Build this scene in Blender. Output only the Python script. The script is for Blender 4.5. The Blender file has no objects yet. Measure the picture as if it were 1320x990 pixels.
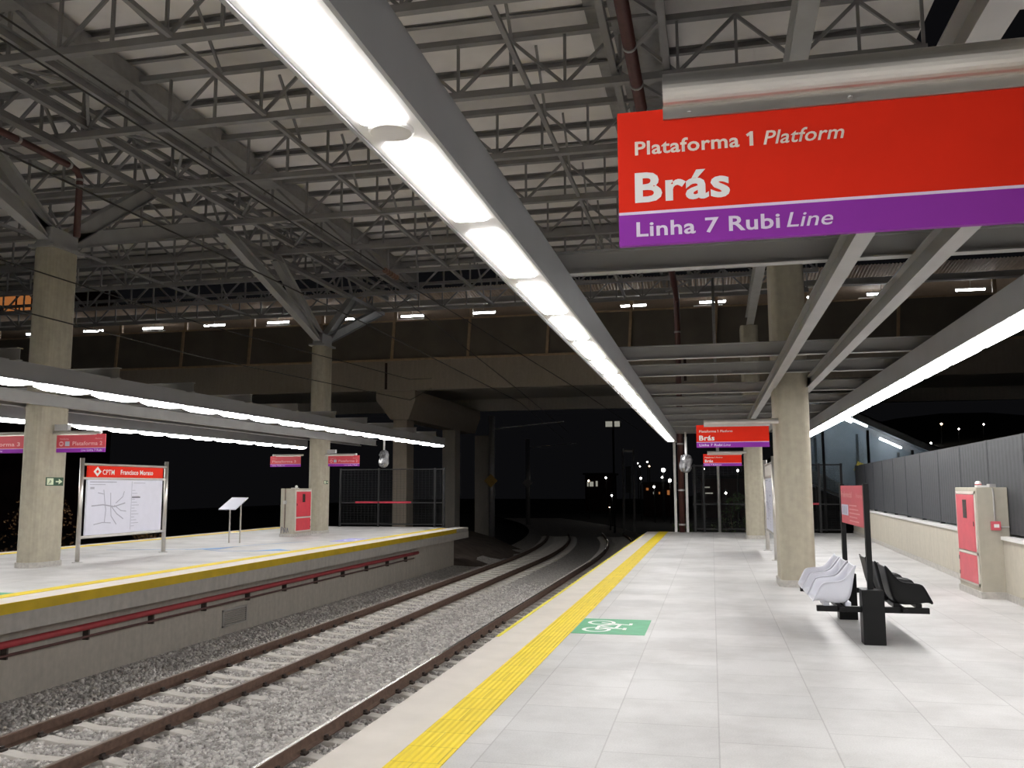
import bpy, math, random
import numpy as np
from mathutils import Vector, Matrix
random.seed(7)
RNG = np.random.default_rng(7)
C = bpy.context.scene.collection
PI = math.pi

# ------------------------------------------------------------------ materials
MATS = {}
def nt(name):
    m = bpy.data.materials.new(name); m.use_nodes = True
    n = m.node_tree; b = n.nodes['Principled BSDF']
    MATS[name] = m
    return m, n, b
def plain(name, col, rough=0.6, metal=0.0, var=0.12, scale=6.0, bump=0.0, spec=0.5):
    m, n, b = nt(name)
    tc = n.nodes.new('ShaderNodeTexCoord'); no = n.nodes.new('ShaderNodeTexNoise')
    no.inputs['Scale'].default_value = scale; no.inputs['Detail'].default_value = 5
    n.links.new(tc.outputs['Object'], no.inputs['Vector'])
    r = n.nodes.new('ShaderNodeValToRGB')
    c0 = [max(0, c*(1-var)) for c in col]; c1 = [min(1, c*(1+var)) for c in col]
    r.color_ramp.elements[0].position = 0.3; r.color_ramp.elements[1].position = 0.7
    r.color_ramp.elements[0].color = (*c0, 1); r.color_ramp.elements[1].color = (*c1, 1)
    n.links.new(no.outputs['Fac'], r.inputs['Fac'])
    n.links.new(r.outputs['Color'], b.inputs['Base Color'])
    b.inputs['Roughness'].default_value = rough; b.inputs['Metallic'].default_value = metal
    b.inputs['Specular IOR Level'].default_value = spec
    if bump:
        bp = n.nodes.new('ShaderNodeBump'); bp.inputs['Strength'].default_value = bump; bp.inputs['Distance'].default_value = 0.02
        n.links.new(no.outputs['Fac'], bp.inputs['Height']); n.links.new(bp.outputs['Normal'], b.inputs['Normal'])
    return m
def emit(name, col, strength):
    m, n, b = nt(name)
    b.inputs['Base Color'].default_value = (*col, 1)
    b.inputs['Emission Color'].default_value = (*col, 1); b.inputs['Emission Strength'].default_value = strength
    return m
def concrete(name, col, var=0.25, board=True):
    m, n, b = nt(name)
    tc = n.nodes.new('ShaderNodeTexCoord')
    mp = n.nodes.new('ShaderNodeMapping'); mp.inputs['Scale'].default_value = (5, 5, 0.7)
    n1 = n.nodes.new('ShaderNodeTexNoise'); n1.inputs['Scale'].default_value = 1.6; n1.inputs['Detail'].default_value = 8
    n2 = n.nodes.new('ShaderNodeTexNoise'); n2.inputs['Scale'].default_value = 9; n2.inputs['Detail'].default_value = 6
    n.links.new(tc.outputs['Object'], mp.inputs['Vector']); n.links.new(mp.outputs['Vector'], n1.inputs['Vector'])
    n.links.new(tc.outputs['Object'], n2.inputs['Vector'])
    mx = n.nodes.new('ShaderNodeMix'); mx.data_type = 'FLOAT'; mx.inputs[0].default_value = 0.45
    n.links.new(n1.outputs['Fac'], mx.inputs[2]); n.links.new(n2.outputs['Fac'], mx.inputs[3])
    r = n.nodes.new('ShaderNodeValToRGB')
    r.color_ramp.elements[0].position = 0.33; r.color_ramp.elements[1].position = 0.66
    r.color_ramp.elements[0].color = (*[c*(1-var) for c in col], 1); r.color_ramp.elements[1].color = (*[c*(1+var*.6) for c in col], 1)
    n.links.new(mx.outputs[0], r.inputs['Fac']); n.links.new(r.outputs['Color'], b.inputs['Base Color'])
    bp = n.nodes.new('ShaderNodeBump'); bp.inputs['Strength'].default_value = 0.25; bp.inputs['Distance'].default_value = 0.01
    n.links.new(n2.outputs['Fac'], bp.inputs['Height']); n.links.new(bp.outputs['Normal'], b.inputs['Normal'])
    b.inputs['Roughness'].default_value = 0.8
    return m
def tiles(name, c0, c1, mortar, size):
    m, n, b = nt(name)
    tc = n.nodes.new('ShaderNodeTexCoord')
    br = n.nodes.new('ShaderNodeTexBrick')
    br.offset = 0.5; br.inputs['Scale'].default_value = 1.0
    br.inputs['Brick Width'].default_value = size; br.inputs['Row Height'].default_value = size
    br.inputs['Mortar Size'].default_value = 0.006; br.inputs['Mortar Smooth'].default_value = 0.4; br.inputs['Bias'].default_value = -0.1
    br.inputs['Color1'].default_value = (*c0, 1); br.inputs['Color2'].default_value = (*c1, 1); br.inputs['Mortar'].default_value = (*mortar, 1)
    mp = n.nodes.new('ShaderNodeMapping'); mp.inputs['Rotation'].default_value = (0, 0, PI/2)
    n.links.new(tc.outputs['Object'], mp.inputs['Vector']); n.links.new(mp.outputs['Vector'], br.inputs['Vector'])
    n1 = n.nodes.new('ShaderNodeTexNoise'); n1.inputs['Scale'].default_value = 0.9; n1.inputs['Detail'].default_value = 7; n1.inputs['Roughness'].default_value = 0.65
    n.links.new(tc.outputs['Object'], n1.inputs['Vector'])
    r = n.nodes.new('ShaderNodeValToRGB'); r.color_ramp.elements[0].position = 0.35; r.color_ramp.elements[1].position = 0.6
    r.color_ramp.elements[0].color = (0.78, 0.775, 0.77, 1); r.color_ramp.elements[1].color = (1, 1, 1, 1)
    n.links.new(n1.outputs['Fac'], r.inputs['Fac'])
    mx = n.nodes.new('ShaderNodeMix'); mx.data_type = 'RGBA'; mx.blend_type = 'MULTIPLY'; mx.inputs[0].default_value = 1
    n.links.new(br.outputs['Color'], mx.inputs[6]); n.links.new(r.outputs['Color'], mx.inputs[7])
    n2 = n.nodes.new('ShaderNodeTexNoise'); n2.inputs['Scale'].default_value = 90; n2.inputs['Detail'].default_value = 2
    n.links.new(tc.outputs['Object'], n2.inputs['Vector'])
    r2 = n.nodes.new('ShaderNodeValToRGB'); r2.color_ramp.elements[0].position = 0.3; r2.color_ramp.elements[1].position = 0.6
    r2.color_ramp.elements[0].color = (0.88, 0.88, 0.88, 1); r2.color_ramp.elements[1].color = (1, 1, 1, 1)
    n.links.new(n2.outputs['Fac'], r2.inputs['Fac'])
    my = n.nodes.new('ShaderNodeMix'); my.data_type = 'RGBA'; my.blend_type = 'MULTIPLY'; my.inputs[0].default_value = 1
    n.links.new(mx.outputs[2], my.inputs[6]); n.links.new(r2.outputs['Color'], my.inputs[7])
    n.links.new(my.outputs[2], b.inputs['Base Color'])
    b.inputs['Roughness'].default_value = 0.55
    return m
def tactile_mat(name, col):
    m, n, b = nt(name)
    tc = n.nodes.new('ShaderNodeTexCoord'); w = n.nodes.new('ShaderNodeTexWave')
    w.bands_direction = 'X'; w.inputs['Scale'].default_value = 7.0; w.inputs['Distortion'].default_value = 0
    n.links.new(tc.outputs['Object'], w.inputs['Vector'])
    br = n.nodes.new('ShaderNodeTexBrick'); br.inputs['Scale'].default_value = 1; br.inputs['Brick Width'].default_value = 0.3; br.inputs['Row Height'].default_value = 0.33
    br.inputs['Mortar Size'].default_value = 0.004
    br.inputs['Color1'].default_value = (*col, 1); br.inputs['Color2'].default_value = (*[c*.93 for c in col], 1); br.inputs['Mortar'].default_value = (*[c*.6 for c in col], 1)
    n.links.new(tc.outputs['Object'], br.inputs['Vector']); n.links.new(br.outputs['Color'], b.inputs['Base Color'])
    bp = n.nodes.new('ShaderNodeBump'); bp.inputs['Strength'].default_value = 0.5; bp.inputs['Distance'].default_value = 0.01
    n.links.new(w.outputs['Fac'], bp.inputs['Height']); n.links.new(bp.outputs['Normal'], b.inputs['Normal'])
    b.inputs['Roughness'].default_value = 0.6
    return m
def stone_mat(name, a, bcol, scale):
    m, n, b = nt(name)
    tc = n.nodes.new('ShaderNodeTexCoord'); v = n.nodes.new('ShaderNodeTexVoronoi'); v.inputs['Scale'].default_value = scale
    n.links.new(tc.outputs['Object'], v.inputs['Vector'])
    r = n.nodes.new('ShaderNodeValToRGB')
    r.color_ramp.elements[0].color = (*a, 1); r.color_ramp.elements[1].color = (*bcol, 1)
    sx = n.nodes.new('ShaderNodeSeparateColor'); n.links.new(v.outputs['Color'], sx.inputs['Color'])
    n.links.new(sx.outputs[0], r.inputs['Fac']); n.links.new(r.outputs['Color'], b.inputs['Base Color'])
    bp = n.nodes.new('ShaderNodeBump'); bp.inputs['Strength'].default_value = 0.9; bp.inputs['Distance'].default_value = 0.04; bp.invert = True
    n.links.new(v.outputs['Distance'], bp.inputs['Height']); n.links.new(bp.outputs['Normal'], b.inputs['Normal'])
    b.inputs['Roughness'].default_value = 0.9
    return m

tiles('granite', (0.60, 0.59, 0.58), (0.53, 0.525, 0.52), (0.43, 0.42, 0.415), 0.72)
plain('edge_stone', (0.62, 0.575, 0.52), 0.7, var=0.06, scale=3)
tactile_mat('tactile_yellow', (0.80, 0.60, 0.015))
plain('paint_yellow', (0.66, 0.46, 0.01), 0.55, var=0.10, scale=3)
plain('paint_line_yellow', (0.75, 0.66, 0.05), 0.6)
concrete('column_concrete', (0.40, 0.365, 0.285), 0.16)
concrete('wall_concrete', (0.48, 0.445, 0.37), 0.1)
concrete('dark_concrete', (0.44, 0.41, 0.36), 0.14)
concrete('slab_concrete', (0.44, 0.42, 0.39), 0.14)
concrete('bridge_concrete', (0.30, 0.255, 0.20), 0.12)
concrete('cabinet_concrete', (0.42, 0.39, 0.32), 0.1)
concrete('sleeper_concrete', (0.62, 0.585, 0.54), 0.1)
plain('skirting', (0.45, 0.43, 0.40), 0.6, var=0.15, scale=14)
plain('steel_grey', (0.33, 0.325, 0.315), 0.45, 0.0, var=0.08, scale=2)
plain('truss_grey', (0.26, 0.25, 0.245), 0.5, 0.0, var=0.1, scale=2)
plain('housing_grey', (0.36, 0.365, 0.375), 0.4, 0.0, var=0.05, scale=2)
plain('plate_white', (0.76, 0.75, 0.74), 0.4, var=0.03, scale=3)
plain('sheet_white', (0.84, 0.80, 0.77), 0.6, var=0.06, scale=1.2)
plain('gutter_grey', (0.30, 0.29, 0.28), 0.5, var=0.1)
plain('stainless', (0.62, 0.59, 0.55), 0.32, 0.85, var=0.06, scale=4)
plain('zinc', (0.5, 0.49, 0.48), 0.4, 0.6, var=0.1, scale=8)
plain('pipe_maroon', (0.085, 0.03, 0.025), 0.45, var=0.15)
plain('pipe_red', (0.36, 0.035, 0.045), 0.5, var=0.15)
plain('pipe_dark', (0.10, 0.045, 0.04), 0.6, var=0.2)
plain('sign_red', (0.80, 0.024, 0.006), 0.65, var=0.03, spec=0.2)
plain('sign_purple', (0.29, 0.036, 0.40), 0.65, var=0.03, spec=0.2)
plain('letter_white', (0.86, 0.85, 0.84), 0.5, var=0.01)
plain('letter_cream', (0.86, 0.72, 0.64), 0.5, var=0.01)
plain('letter_lilac', (0.80, 0.68, 0.88), 0.5, var=0.01)
plain('letter_pink', (0.75, 0.35, 0.36), 0.5, var=0.01)
plain('map_white', (0.74, 0.74, 0.84), 0.35, var=0.02)
plain('map_grey', (0.42, 0.42, 0.50), 0.5, var=0.05)
plain('map_dark', (0.12, 0.12, 0.16), 0.5, var=0.05)
plain('pane_lilac', (0.55, 0.55, 0.70), 0.3, var=0.02)
plain('cabinet_red', (0.58, 0.045, 0.065), 0.45, var=0.06)
plain('cabinet_red_pale', (0.62, 0.10, 0.13), 0.45, var=0.06)
plain('window_dark', (0.05, 0.035, 0.03), 0.25, var=0.1)
plain('black_paint', (0.009, 0.009, 0.0095), 0.45, var=0.15, spec=0.2)
plain('black_plastic', (0.005, 0.005, 0.0055), 0.33, var=0.15, spec=0.25)
plain('white_plastic', (0.66, 0.67, 0.74), 0.35, var=0.02)
plain('bag_plastic', (0.19, 0.19, 0.20), 0.18, var=0.5, scale=9, spec=0.9)
plain('decal_green', (0.10, 0.38, 0.20), 0.6, var=0.12, scale=5)
plain('decal_white', (0.80, 0.82, 0.80), 0.6, var=0.03)
plain('decal_blue', (0.16, 0.33, 0.60), 0.6, var=0.12)
plain('decal_violet', (0.35, 0.35, 0.72), 0.6, var=0.2)
plain('exit_green', (0.02, 0.07, 0.035), 0.5)
plain('exit_pale', (0.62, 0.70, 0.50), 0.5)
plain('rail_rust', (0.16, 0.10, 0.075), 0.65, 0.2, var=0.25, scale=12)
plain('rail_head', (0.30, 0.24, 0.21), 0.35, 0.6, var=0.15, scale=3)
plain('rail_bright', (0.68, 0.66, 0.64), 0.22, 0.95, var=0.08, scale=3)
plain('clip_iron', (0.055, 0.042, 0.036), 0.7, var=0.3)
plain('fence_charcoal', (0.040, 0.043, 0.049), 0.6, var=0.18, scale=9)
plain('mesh_black', (0.007, 0.007, 0.008), 0.5, var=0.2)
plain('tape_red', (0.50, 0.03, 0.06), 0.5)
plain('wire_black', (0.02, 0.015, 0.012), 0.6)
plain('insulator_brown', (0.22, 0.12, 0.08), 0.35)
plain('tan_steel', (0.40, 0.28, 0.17), 0.6, var=0.15)
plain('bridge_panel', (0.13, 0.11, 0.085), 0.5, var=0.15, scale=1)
plain('bridge_roof', (0.34, 0.25, 0.18), 0.7, var=0.15)
plain('board_yellow', (0.45, 0.28, 0.06), 0.6)
plain('earth', (0.10, 0.075, 0.06), 0.95, var=0.3, scale=2)
plain('asphalt', (0.03, 0.03, 0.032), 0.9, var=0.3, scale=1)
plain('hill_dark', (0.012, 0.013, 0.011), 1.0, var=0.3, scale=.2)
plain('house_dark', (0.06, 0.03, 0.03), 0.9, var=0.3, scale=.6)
plain('leaf_green', (0.06, 0.10, 0.03), 0.6, var=0.5, scale=4)
plain('leaf_brown', (0.16, 0.085, 0.03), 0.7, var=0.5, scale=4)
plain('bark', (0.08, 0.06, 0.04), 0.9)
plain('stair_glass', (0.06, 0.085, 0.10), 0.12, var=0.2, scale=.8)
stone_mat('ballast_bed', (0.26, 0.245, 0.23), (0.62, 0.59, 0.555), 24)
stone_mat('ballast_stone', (0.40, 0.375, 0.355), (0.80, 0.765, 0.73), 11)
emit('lamp_white', (1.0, 0.985, 0.97), 16.0)
emit('tube_white', (0.92, 0.96, 1.0), 22.0)
emit('city_white', (1.0, 0.95, 0.88), 14.0)
emit('city_warm', (1.0, 0.72, 0.45), 10.0)
emit('window_warm', (1.0, 0.35, 0.10), 0.16)
emit('window_pale', (0.9, 0.88, 0.75), 0.16)

# ------------------------------------------------------------------ mesh helpers
class MB:
    def __init__(s): s.v = []; s.f = []
    def box(s, x0, x1, y0, y1, z0, z1):
        b = len(s.v)
        s.v += [(x0,y0,z0),(x1,y0,z0),(x1,y1,z0),(x0,y1,z0),(x0,y0,z1),(x1,y0,z1),(x1,y1,z1),(x0,y1,z1)]
        s.f += [tuple(b+i for i in q) for q in ((0,3,2,1),(4,5,6,7),(0,1,5,4),(1,2,6,5),(2,3,7,6),(3,0,4,7))]
        return s
    def loft(s, rings, cap=True, close=True):
        b = len(s.v); n = len(rings[0])
        for r in rings: s.v += [tuple(p) for p in r]
        for i in range(len(rings)-1):
            for k in range(n if close else n-1):
                a = b+i*n+k; c = b+i*n+(k+1) % n
                s.f.append((a, c, c+n, a+n))
        if cap and close:
            s.f.append(tuple(b+k for k in range(n))[::-1]); s.f.append(tuple(b+(len(rings)-1)*n+k for k in range(n)))
        return s
    def _frame(s, p, q, up=(0,0,1)):
        p, q = Vector(p), Vector(q); d = (q-p).normalized(); u = Vector(up)
        if abs(d.dot(u)) > 0.98: u = Vector((0,1,0))
        r = d.cross(u).normalized(); return p, q, r, r.cross(d).normalized()
    def bar(s, p, q, w, h, up=(0,0,1)):
        p, q, r, u = s._frame(p, q, up)
        sec = [(-w/2,-h/2),(w/2,-h/2),(w/2,h/2),(-w/2,h/2)]
        return s.loft([[o+r*a+u*b for a, b in sec] for o in (p, q)])
    def sec(s, p, q, poly, up=(0,0,1)):
        p, q, r, u = s._frame(p, q, up)
        return s.loft([[o+r*a+u*b for a, b in poly] for o in (p, q)])
    def ibeam(s, p, q, w, h, tf=0.018, tw=0.014):
        poly = [(-w/2,0),(w/2,0),(w/2,tf),(tw/2,tf),(tw/2,h-tf),(w/2,h-tf),(w/2,h),(-w/2,h),(-w/2,h-tf),(-tw/2,h-tf),(-tw/2,tf),(-w/2,tf)]
        return s.sec(p, q, poly)
    def tube(s, p, q, r, n=10, r2=None):
        p, q, a, u = s._frame(p, q); r2 = r if r2 is None else r2
        return s.loft([[o+(a*math.cos(2*PI*k/n)+u*math.sin(2*PI*k/n))*rr for k in range(n)] for o, rr in ((p, r), (q, r2))])
    def path(s, pts, r, n=8):
        pts = [Vector(p) for p in pts]; rings = []
        for i, p in enumerate(pts):
            d = (pts[min(i+1, len(pts)-1)]-pts[max(i-1, 0)]).normalized()
            u = Vector((0,0,1)) if abs(d.z) < 0.95 else Vector((0,1,0))
            a = d.cross(u).normalized(); u = a.cross(d)
            rings.append([p+(a*math.cos(2*PI*k/n)+u*math.sin(2*PI*k/n))*r for k in range(n)])
        return s.loft(rings)
    def lathe(s, c, prof, n=20):
        return s.loft([[(c[0]+r*math.cos(2*PI*k/n), c[1]+r*math.sin(2*PI*k/n), c[2]+z) for k in range(n)] for r, z in prof])
    def poly(s, pts):
        b = len(s.v); s.v += [tuple(p) for p in pts]; s.f.append(tuple(range(b, b+len(pts)))); return s
    def slab(s, pts, d):
        """a flat outline given thickness along vector d"""
        d = Vector(d); return s.loft([[Vector(p) for p in pts], [Vector(p)+d for p in pts]])
    def ball(s, c, r, n=10, m=7, sz=1.0):
        return s.lathe(c, [(max(1e-4, r*math.sin(PI*i/m)), -r*sz*math.cos(PI*i/m)) for i in range(m+1)], n)
    def build(s, name, mat, parent=None, bevel=0, smooth=False, subsurf=0, solid=0):
        me = bpy.data.meshes.new(name)
        off = wloc(parent) if parent else Vector((0,0,0))
        me.from_pydata([tuple(Vector(v)-off) for v in s.v], [], s.f)
        me.validate(); me.update()
        import bmesh
        bm = bmesh.new(); bm.from_mesh(me); bmesh.ops.recalc_face_normals(bm, faces=bm.faces); bm.to_mesh(me); bm.free()
        me.materials.append(MATS[mat])
        o = bpy.data.objects.new(name, me); C.objects.link(o)
        if parent: o.parent = parent
        if smooth:
            for p in me.polygons: p.use_smooth = True
        if solid:
            md = o.modifiers.new('solid', 'SOLIDIFY'); md.thickness = solid; md.offset = 0
        if bevel:
            md = o.modifiers.new('bevel', 'BEVEL'); md.width = bevel; md.segments = 2; md.limit_method = 'ANGLE'
        if subsurf:
            md = o.modifiers.new('sub', 'SUBSURF'); md.levels = subsurf; md.render_levels = subsurf
        return o
def wloc(o):
    v = Vector((0,0,0))
    while o: v += o.location; o = o.parent
    return v
def tag(o, label=None, cat=None, group=None, kind=None):
    if label: o['label'] = label
    if cat: o['category'] = cat
    if group: o['group'] = group
    if kind: o['kind'] = kind
    return o
def thing(name, label, cat, loc=(0,0,0), group=None):
    o = bpy.data.objects.new(name, None); o.empty_display_size = 0.2; C.objects.link(o); o.location = loc
    return tag(o, label, cat, group)
def struct(o): o['kind'] = 'structure'; return o
def copy_tree(o, parent=None):
    c = o.copy(); C.objects.link(c)
    if parent: c.parent = parent
    for ch in list(o.children): copy_tree(ch, c)
    return c
ORD = ['nearest', 'second', 'third', 'fourth', 'fifth', 'sixth', 'seventh', 'eighth', 'ninth', 'tenth', 'eleventh', 'twelfth', 'thirteenth']

def lettering(parent, text, origin, right, up, x0, x1, z0, cap, mat, bold=0.0, shear=0.0, depth=0.002, name='lettering', ref=None):
    """raised letters: text fitted to x0..x1 along `right`, baseline z0 along `up` and capital height `cap`"""
    cu = bpy.data.curves.new('t', 'FONT'); cu.body = text; cu.size = 1; cu.offset = bold; cu.shear = shear; cu.space_character = 1.0+bold*2.2; cu.extrude = 0
    cu.resolution_u = 3
    to = bpy.data.objects.new('t', cu); C.objects.link(to)
    dg = bpy.context.evaluated_depsgraph_get(); dg.update()
    me = bpy.data.meshes.new_from_object(to.evaluated_get(dg))
    bpy.data.objects.remove(to); bpy.data.curves.remove(cu)
    co = np.array([v.co[:] for v in me.vertices])
    mn, mxx = co[:,0].min(), co[:,0].max()
    caph = ref if ref else 0.729
    sx = (x1-x0)/(mxx-mn); sz = cap/caph
    o3, r3, u3 = Vector(origin), Vector(right).normalized(), Vector(up).normalized()
    nrm = r3.cross(u3)
    off = wloc(parent)
    for v, c in zip(me.vertices, co):
        v.co = o3 + r3*(x0+(c[0]-mn)*sx) + u3*(z0+c[1]*sz) + nrm*depth - off
    me.name = name; me.materials.clear(); me.materials.append(MATS[mat])
    ob = bpy.data.objects.new(name, me); C.objects.link(ob); ob.parent = parent
    return ob
def plate(mb, o, r, u, x0, x1, z0, z1, d0, d1):
    """box on a sign face: x along r, z along u, depth along r x u"""
    o, r, u = Vector(o), Vector(r).normalized(), Vector(u).normalized(); n = r.cross(u)
    mb.loft([[o+r*x+u*z+n*d for x, z in ((x0,z0),(x1,z0),(x1,z1),(x0,z1))] for d in (d0, d1)])
    return mb

# ------------------------------------------------------------------ the two platforms
WX = lambda y: 4.30 + 0.037*(y-18)             # inner face of the right-hand wall
f = MB()
f.loft([[(-1.62,-26,z),(WX(-26)+.3,-26,z),(WX(33.5)+.3,33.5,z),(-1.62,33.5,z)] for z in (-0.4, 0.0)])
floor = struct(f.build('floor', 'granite'))
e = MB().box(-2.39,-1.95,-26,33.5,-0.4,0.0); struct(e.build('trim_1', 'edge_stone'))
t = MB().box(-1.95,-1.62,-26,33.5,-0.4,0.006); struct(t.build('trim_2', 'tactile_yellow'))
l = MB().box(-2.396,-2.35,9.8,31.8,-0.05,0.003); struct(l.build('trim_3', 'paint_line_yellow'))
w = MB().box(-2.1,-1.9,-26,33.2,-2.1,-0.4); struct(w.build('wall_front', 'slab_concrete'))
f = MB().box(-17.5,-10.85,-26,36,-0.4,0.0); struct(f.build('floor.001', 'granite'))
e = MB().box(-10.55,-9.99,-26,36,-0.4,0.0).box(-18.2,-17.8,-26,36,-0.4,0.0); struct(e.build('trim_4', 'edge_stone'))
t = MB().box(-10.85,-10.55,-26,34.9,-0.4,0.006).box(-17.8,-17.5,-26,34.9,-.4,.006); struct(t.build('trim_5', 'tactile_yellow'))
y_ = MB().box(-9.99,-9.96,-26,34.2,-0.15,0.004); struct(y_.build('trim_6', 'paint_yellow'))
y_ = MB().box(-10.2,-9.965,-26,36,-0.42,-0.15).box(-10.2,-9.985,34.2,36,-.15,-.001); struct(y_.build('trim_7', 'slab_concrete'))
w = MB().box(-18,-10.25,-26,34.8,-2.2,-0.4)
struct(w.build('wall_left', 'dark_concrete'))
for yy in (14.6, 16.9, 24.2, 30.3):
    pass
# ground beneath everything
g = MB(); 
g.poly([(-90,-10,-1.95),(90,-10,-1.95),(90,260,-1.95),(-90,260,-1.95)])
struct(g.build('ground', 'asphalt'))

# right wall and its sheet fence
w = MB()
w.loft([[(WX(y),y,0),(WX(y)+.22,y,0),(WX(y)+.22,y,.86),(WX(y),y,.86)] for y in (-26, 33.6)])
wall_r = struct(w.build('wall_right', 'wall_concrete'))
w = MB(); w.loft([[(WX(y)-.03,y,.86),(WX(y)+.25,y,.86),(WX(y)+.25,y,.91),(WX(y)-.03,y,.91)] for y in (-26, 33.6)])
struct(w.build('trim_8', 'plate_white'))
w = MB(); w.loft([[(WX(y)-.02,y,0),(WX(y),y,0),(WX(y),y,.1),(WX(y)-.02,y,.1)] for y in (-26, 33.6)])
struct(w.build('baseboard_right', 'skirting'))
fen = thing('sheet_fence', 'tall charcoal ribbed sheet fence standing on the right concrete wall', 'fence', (WX(6)+.11, 6, .91))
y = 6.0
while y < 33:
    y1 = min(y+1.9, 33.4); m = MB(); n = 38
    pts = []
    for k in range(n+1):
        yy = y+.01+(y1-y-.02)*k/n; d = .0015 if k % 4 in (1, 2) else -.001
        pts.append((WX(yy)+.11-d, yy))
    m.loft([[(p[0],p[1],.97),(p[0],p[1],2.36)] for p in pts], cap=False, close=False)
    m.build('fence_panel', 'fence_charcoal', fen, solid=.004)
    p = MB().box(WX(y)+.10,WX(y)+.18,y-.03,y+.03,.91,2.38); p.build('post', 'fence_charcoal', fen)
    y += 1.9
for z in (.96, 2.36):
    m = MB().bar((WX(6)+.13,6,z),(WX(33.4)+.13,33.4,z),.05,.03); m.build('rail', 'fence_charcoal', fen)

# ------------------------------------------------------------------ light strips
def strip(x, z, y_first, n, y_start, y_end, label, loc_w=.34, lit=.2, h=.305, speaker=None, drop=.006, taper=.985):
    t = thing('light_strip', label, 'light', (x, y_end, z))
    hw = loc_w/2
    m = MB()
    # housing: a channel open below, with a small outward lip
    prof = [(-hw,0),(-hw+.02,0),(-hw+.02,.02),(hw-.02,.02),(hw-.02,0),(hw,0),(hw,.03),(hw-.012,.03),(hw-.012,h),(-hw+.012,h),(-hw+.012,.03),(-hw,.03)]
    m.loft([[(x+a, y, z+b) for a, b in prof] for y in (y_start, y_end)])
    m.build('housing', 'housing_grey', t)
    m = MB().box(x-hw+.025, x+hw-.025, y_start+.02, y_end-.02, z+.006, z+.018); m.build('face_plate', 'plate_white', t)
    for k in range(n):
        y0 = y_first+1.42*k; y1 = y0+1.19
        r = .035; pts = []
        for cx, cy, a0 in ((x+lit/2-r,y1-r,0),(x-lit/2+r,y1-r,90),(x-lit/2+r,y0+r,180),(x+lit/2-r,y0+r,270)):
            for a in (0,30,60,90): pts.append((cx+r*math.cos(math.radians(a0+a)), cy+r*math.sin(math.radians(a0+a)), z-.004))
        ins = [(x+(px-x)*.82, (y0+y1)/2+(py-(y0+y1)/2)*taper) for px, py, _z in pts]
        MB().loft([[(px,py,z+.008) for px, py, _z in pts], [(px,py,z-drop*.4) for px, py, _z in pts], [(px,py,z-drop) for px, py in ins]]).build('light_panel', 'lamp_white', t)
    if speaker:
        MB().lathe((x, speaker, z-.012), [(.01,0),(.09,.0),(.10,.006),(.10,.02),(.01,.02)], 24).build('speaker', 'plate_white', t)
    return t
strip(-1.315, 3.19, 3.63-1.42*19, 38, -23.6, 31.4, 'white lit ceiling strip running overhead from top left to the platform end', speaker=3.475)
strip(2.88, 3.19, 3.63-1.42*19, 38, -23.6, 31.4, 'white lit strip over the right platform, beside the charcoal fence', lit=.27, drop=.03)
strip(-10.86, 3.37, 3.95-1.42*19, 41, -23.6, 35.0, 'white lit strip along the track side of the left platform', lit=.24, drop=.075, taper=.62)
strip(-17.0, 3.37, 3.95-1.42*19, 41, -23.6, 35.0, 'white lit strip on the far side of the left platform, behind its columns', lit=.24, drop=.075, taper=.62)

# ------------------------------------------------------------------ canopy frame beams
for x, lab in ((1.04, 'grey steel beam along the platform, passing left of the near right column'), (1.68, 'grey steel beam along the platform, passing right of the near right column')):
    m = MB().ibeam((x,-2,3.31),(x,31.5,3.31),.122,.19,.012,.010)
    tag(m.build('steel_beam', 'steel_grey'), lab, 'beam')
for k, y in enumerate((3.55, 7.5, 12.9, 14.9, 17.85, 20.4, 23.1, 25.3, 27.5, 29.6, 31.3)):
    m = MB().ibeam((-1.50 if k else 1.0,y,3.495),(3.07,y,3.495),.11,.20,.013,.010)
    tag(m.build('cross_beam', 'steel_grey'), '%s grey steel cross beam over the right platform, counted from the camera' % ORD[k], 'beam')
for x, lab in ((-13.74, 'grey steel beam on the track side of the left platform columns'), (-14.46, 'grey steel beam on the far side of the left platform columns')):
    m = MB().ibeam((x,-2,3.40),(x,35,3.40),.12,.25,.014,.010)
    tag(m.build('steel_beam', 'steel_grey'), lab, 'beam')
k = 0
for y in (11.7, 14.1, 16.5, 18.9, 21.3, 23.7, 26.1, 28.5, 30.9, 33.3):
    m = MB().ibeam((-17.3,y,3.655),(-10.56,y,3.655),.12,.20,.013,.010)
    tag(m.build('cross_beam', 'steel_grey'), '%s grey steel cross beam over the left platform, counted from the camera' % ORD[k], 'beam'); k += 1

# ------------------------------------------------------------------ columns
def obround(cx, cy, w, d, z, r=.2, n=6):
    pts = []
    for sx, sy, a0 in ((1,1,0),(-1,1,90),(-1,-1,180),(1,-1,270)):
        for i in range(n+1):
            a = math.radians(a0+90*i/n); pts.append((cx+sx*(w/2-r)+r*math.cos(a), cy+sy*(d/2-r)+r*math.sin(a), z))
    return pts
def column(cx, cy, label, w=.56, top=6.88, branch=False, r=.2):
    t = thing('column', label, 'column', (cx, cy, 0))
    MB().loft([obround(cx,cy,w,.95,z,r) for z in (0, top)]).build('shaft', 'column_concrete', t, smooth=False)
    MB().loft([obround(cx,cy,w+.06,1.01,z,r+.03) for z in (0, .11)]).build('skirting', 'skirting', t)
    return t
column(1.36, 15.97, 'concrete column behind the bench on the right platform', r=.12)
column(1.33, 29.8, 'concrete column at the far end of the right platform, past the map board', r=.12)
column(1.36, 2.1, 'concrete column beside the camera that carries the large red sign', r=.12)
column(-14.1, 16.5, 'thick concrete column at the left edge, beside the map board', r=.26)
column(-14.1, 30.33, 'concrete column behind the red fire cabinet on the left platform', r=.26)
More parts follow.
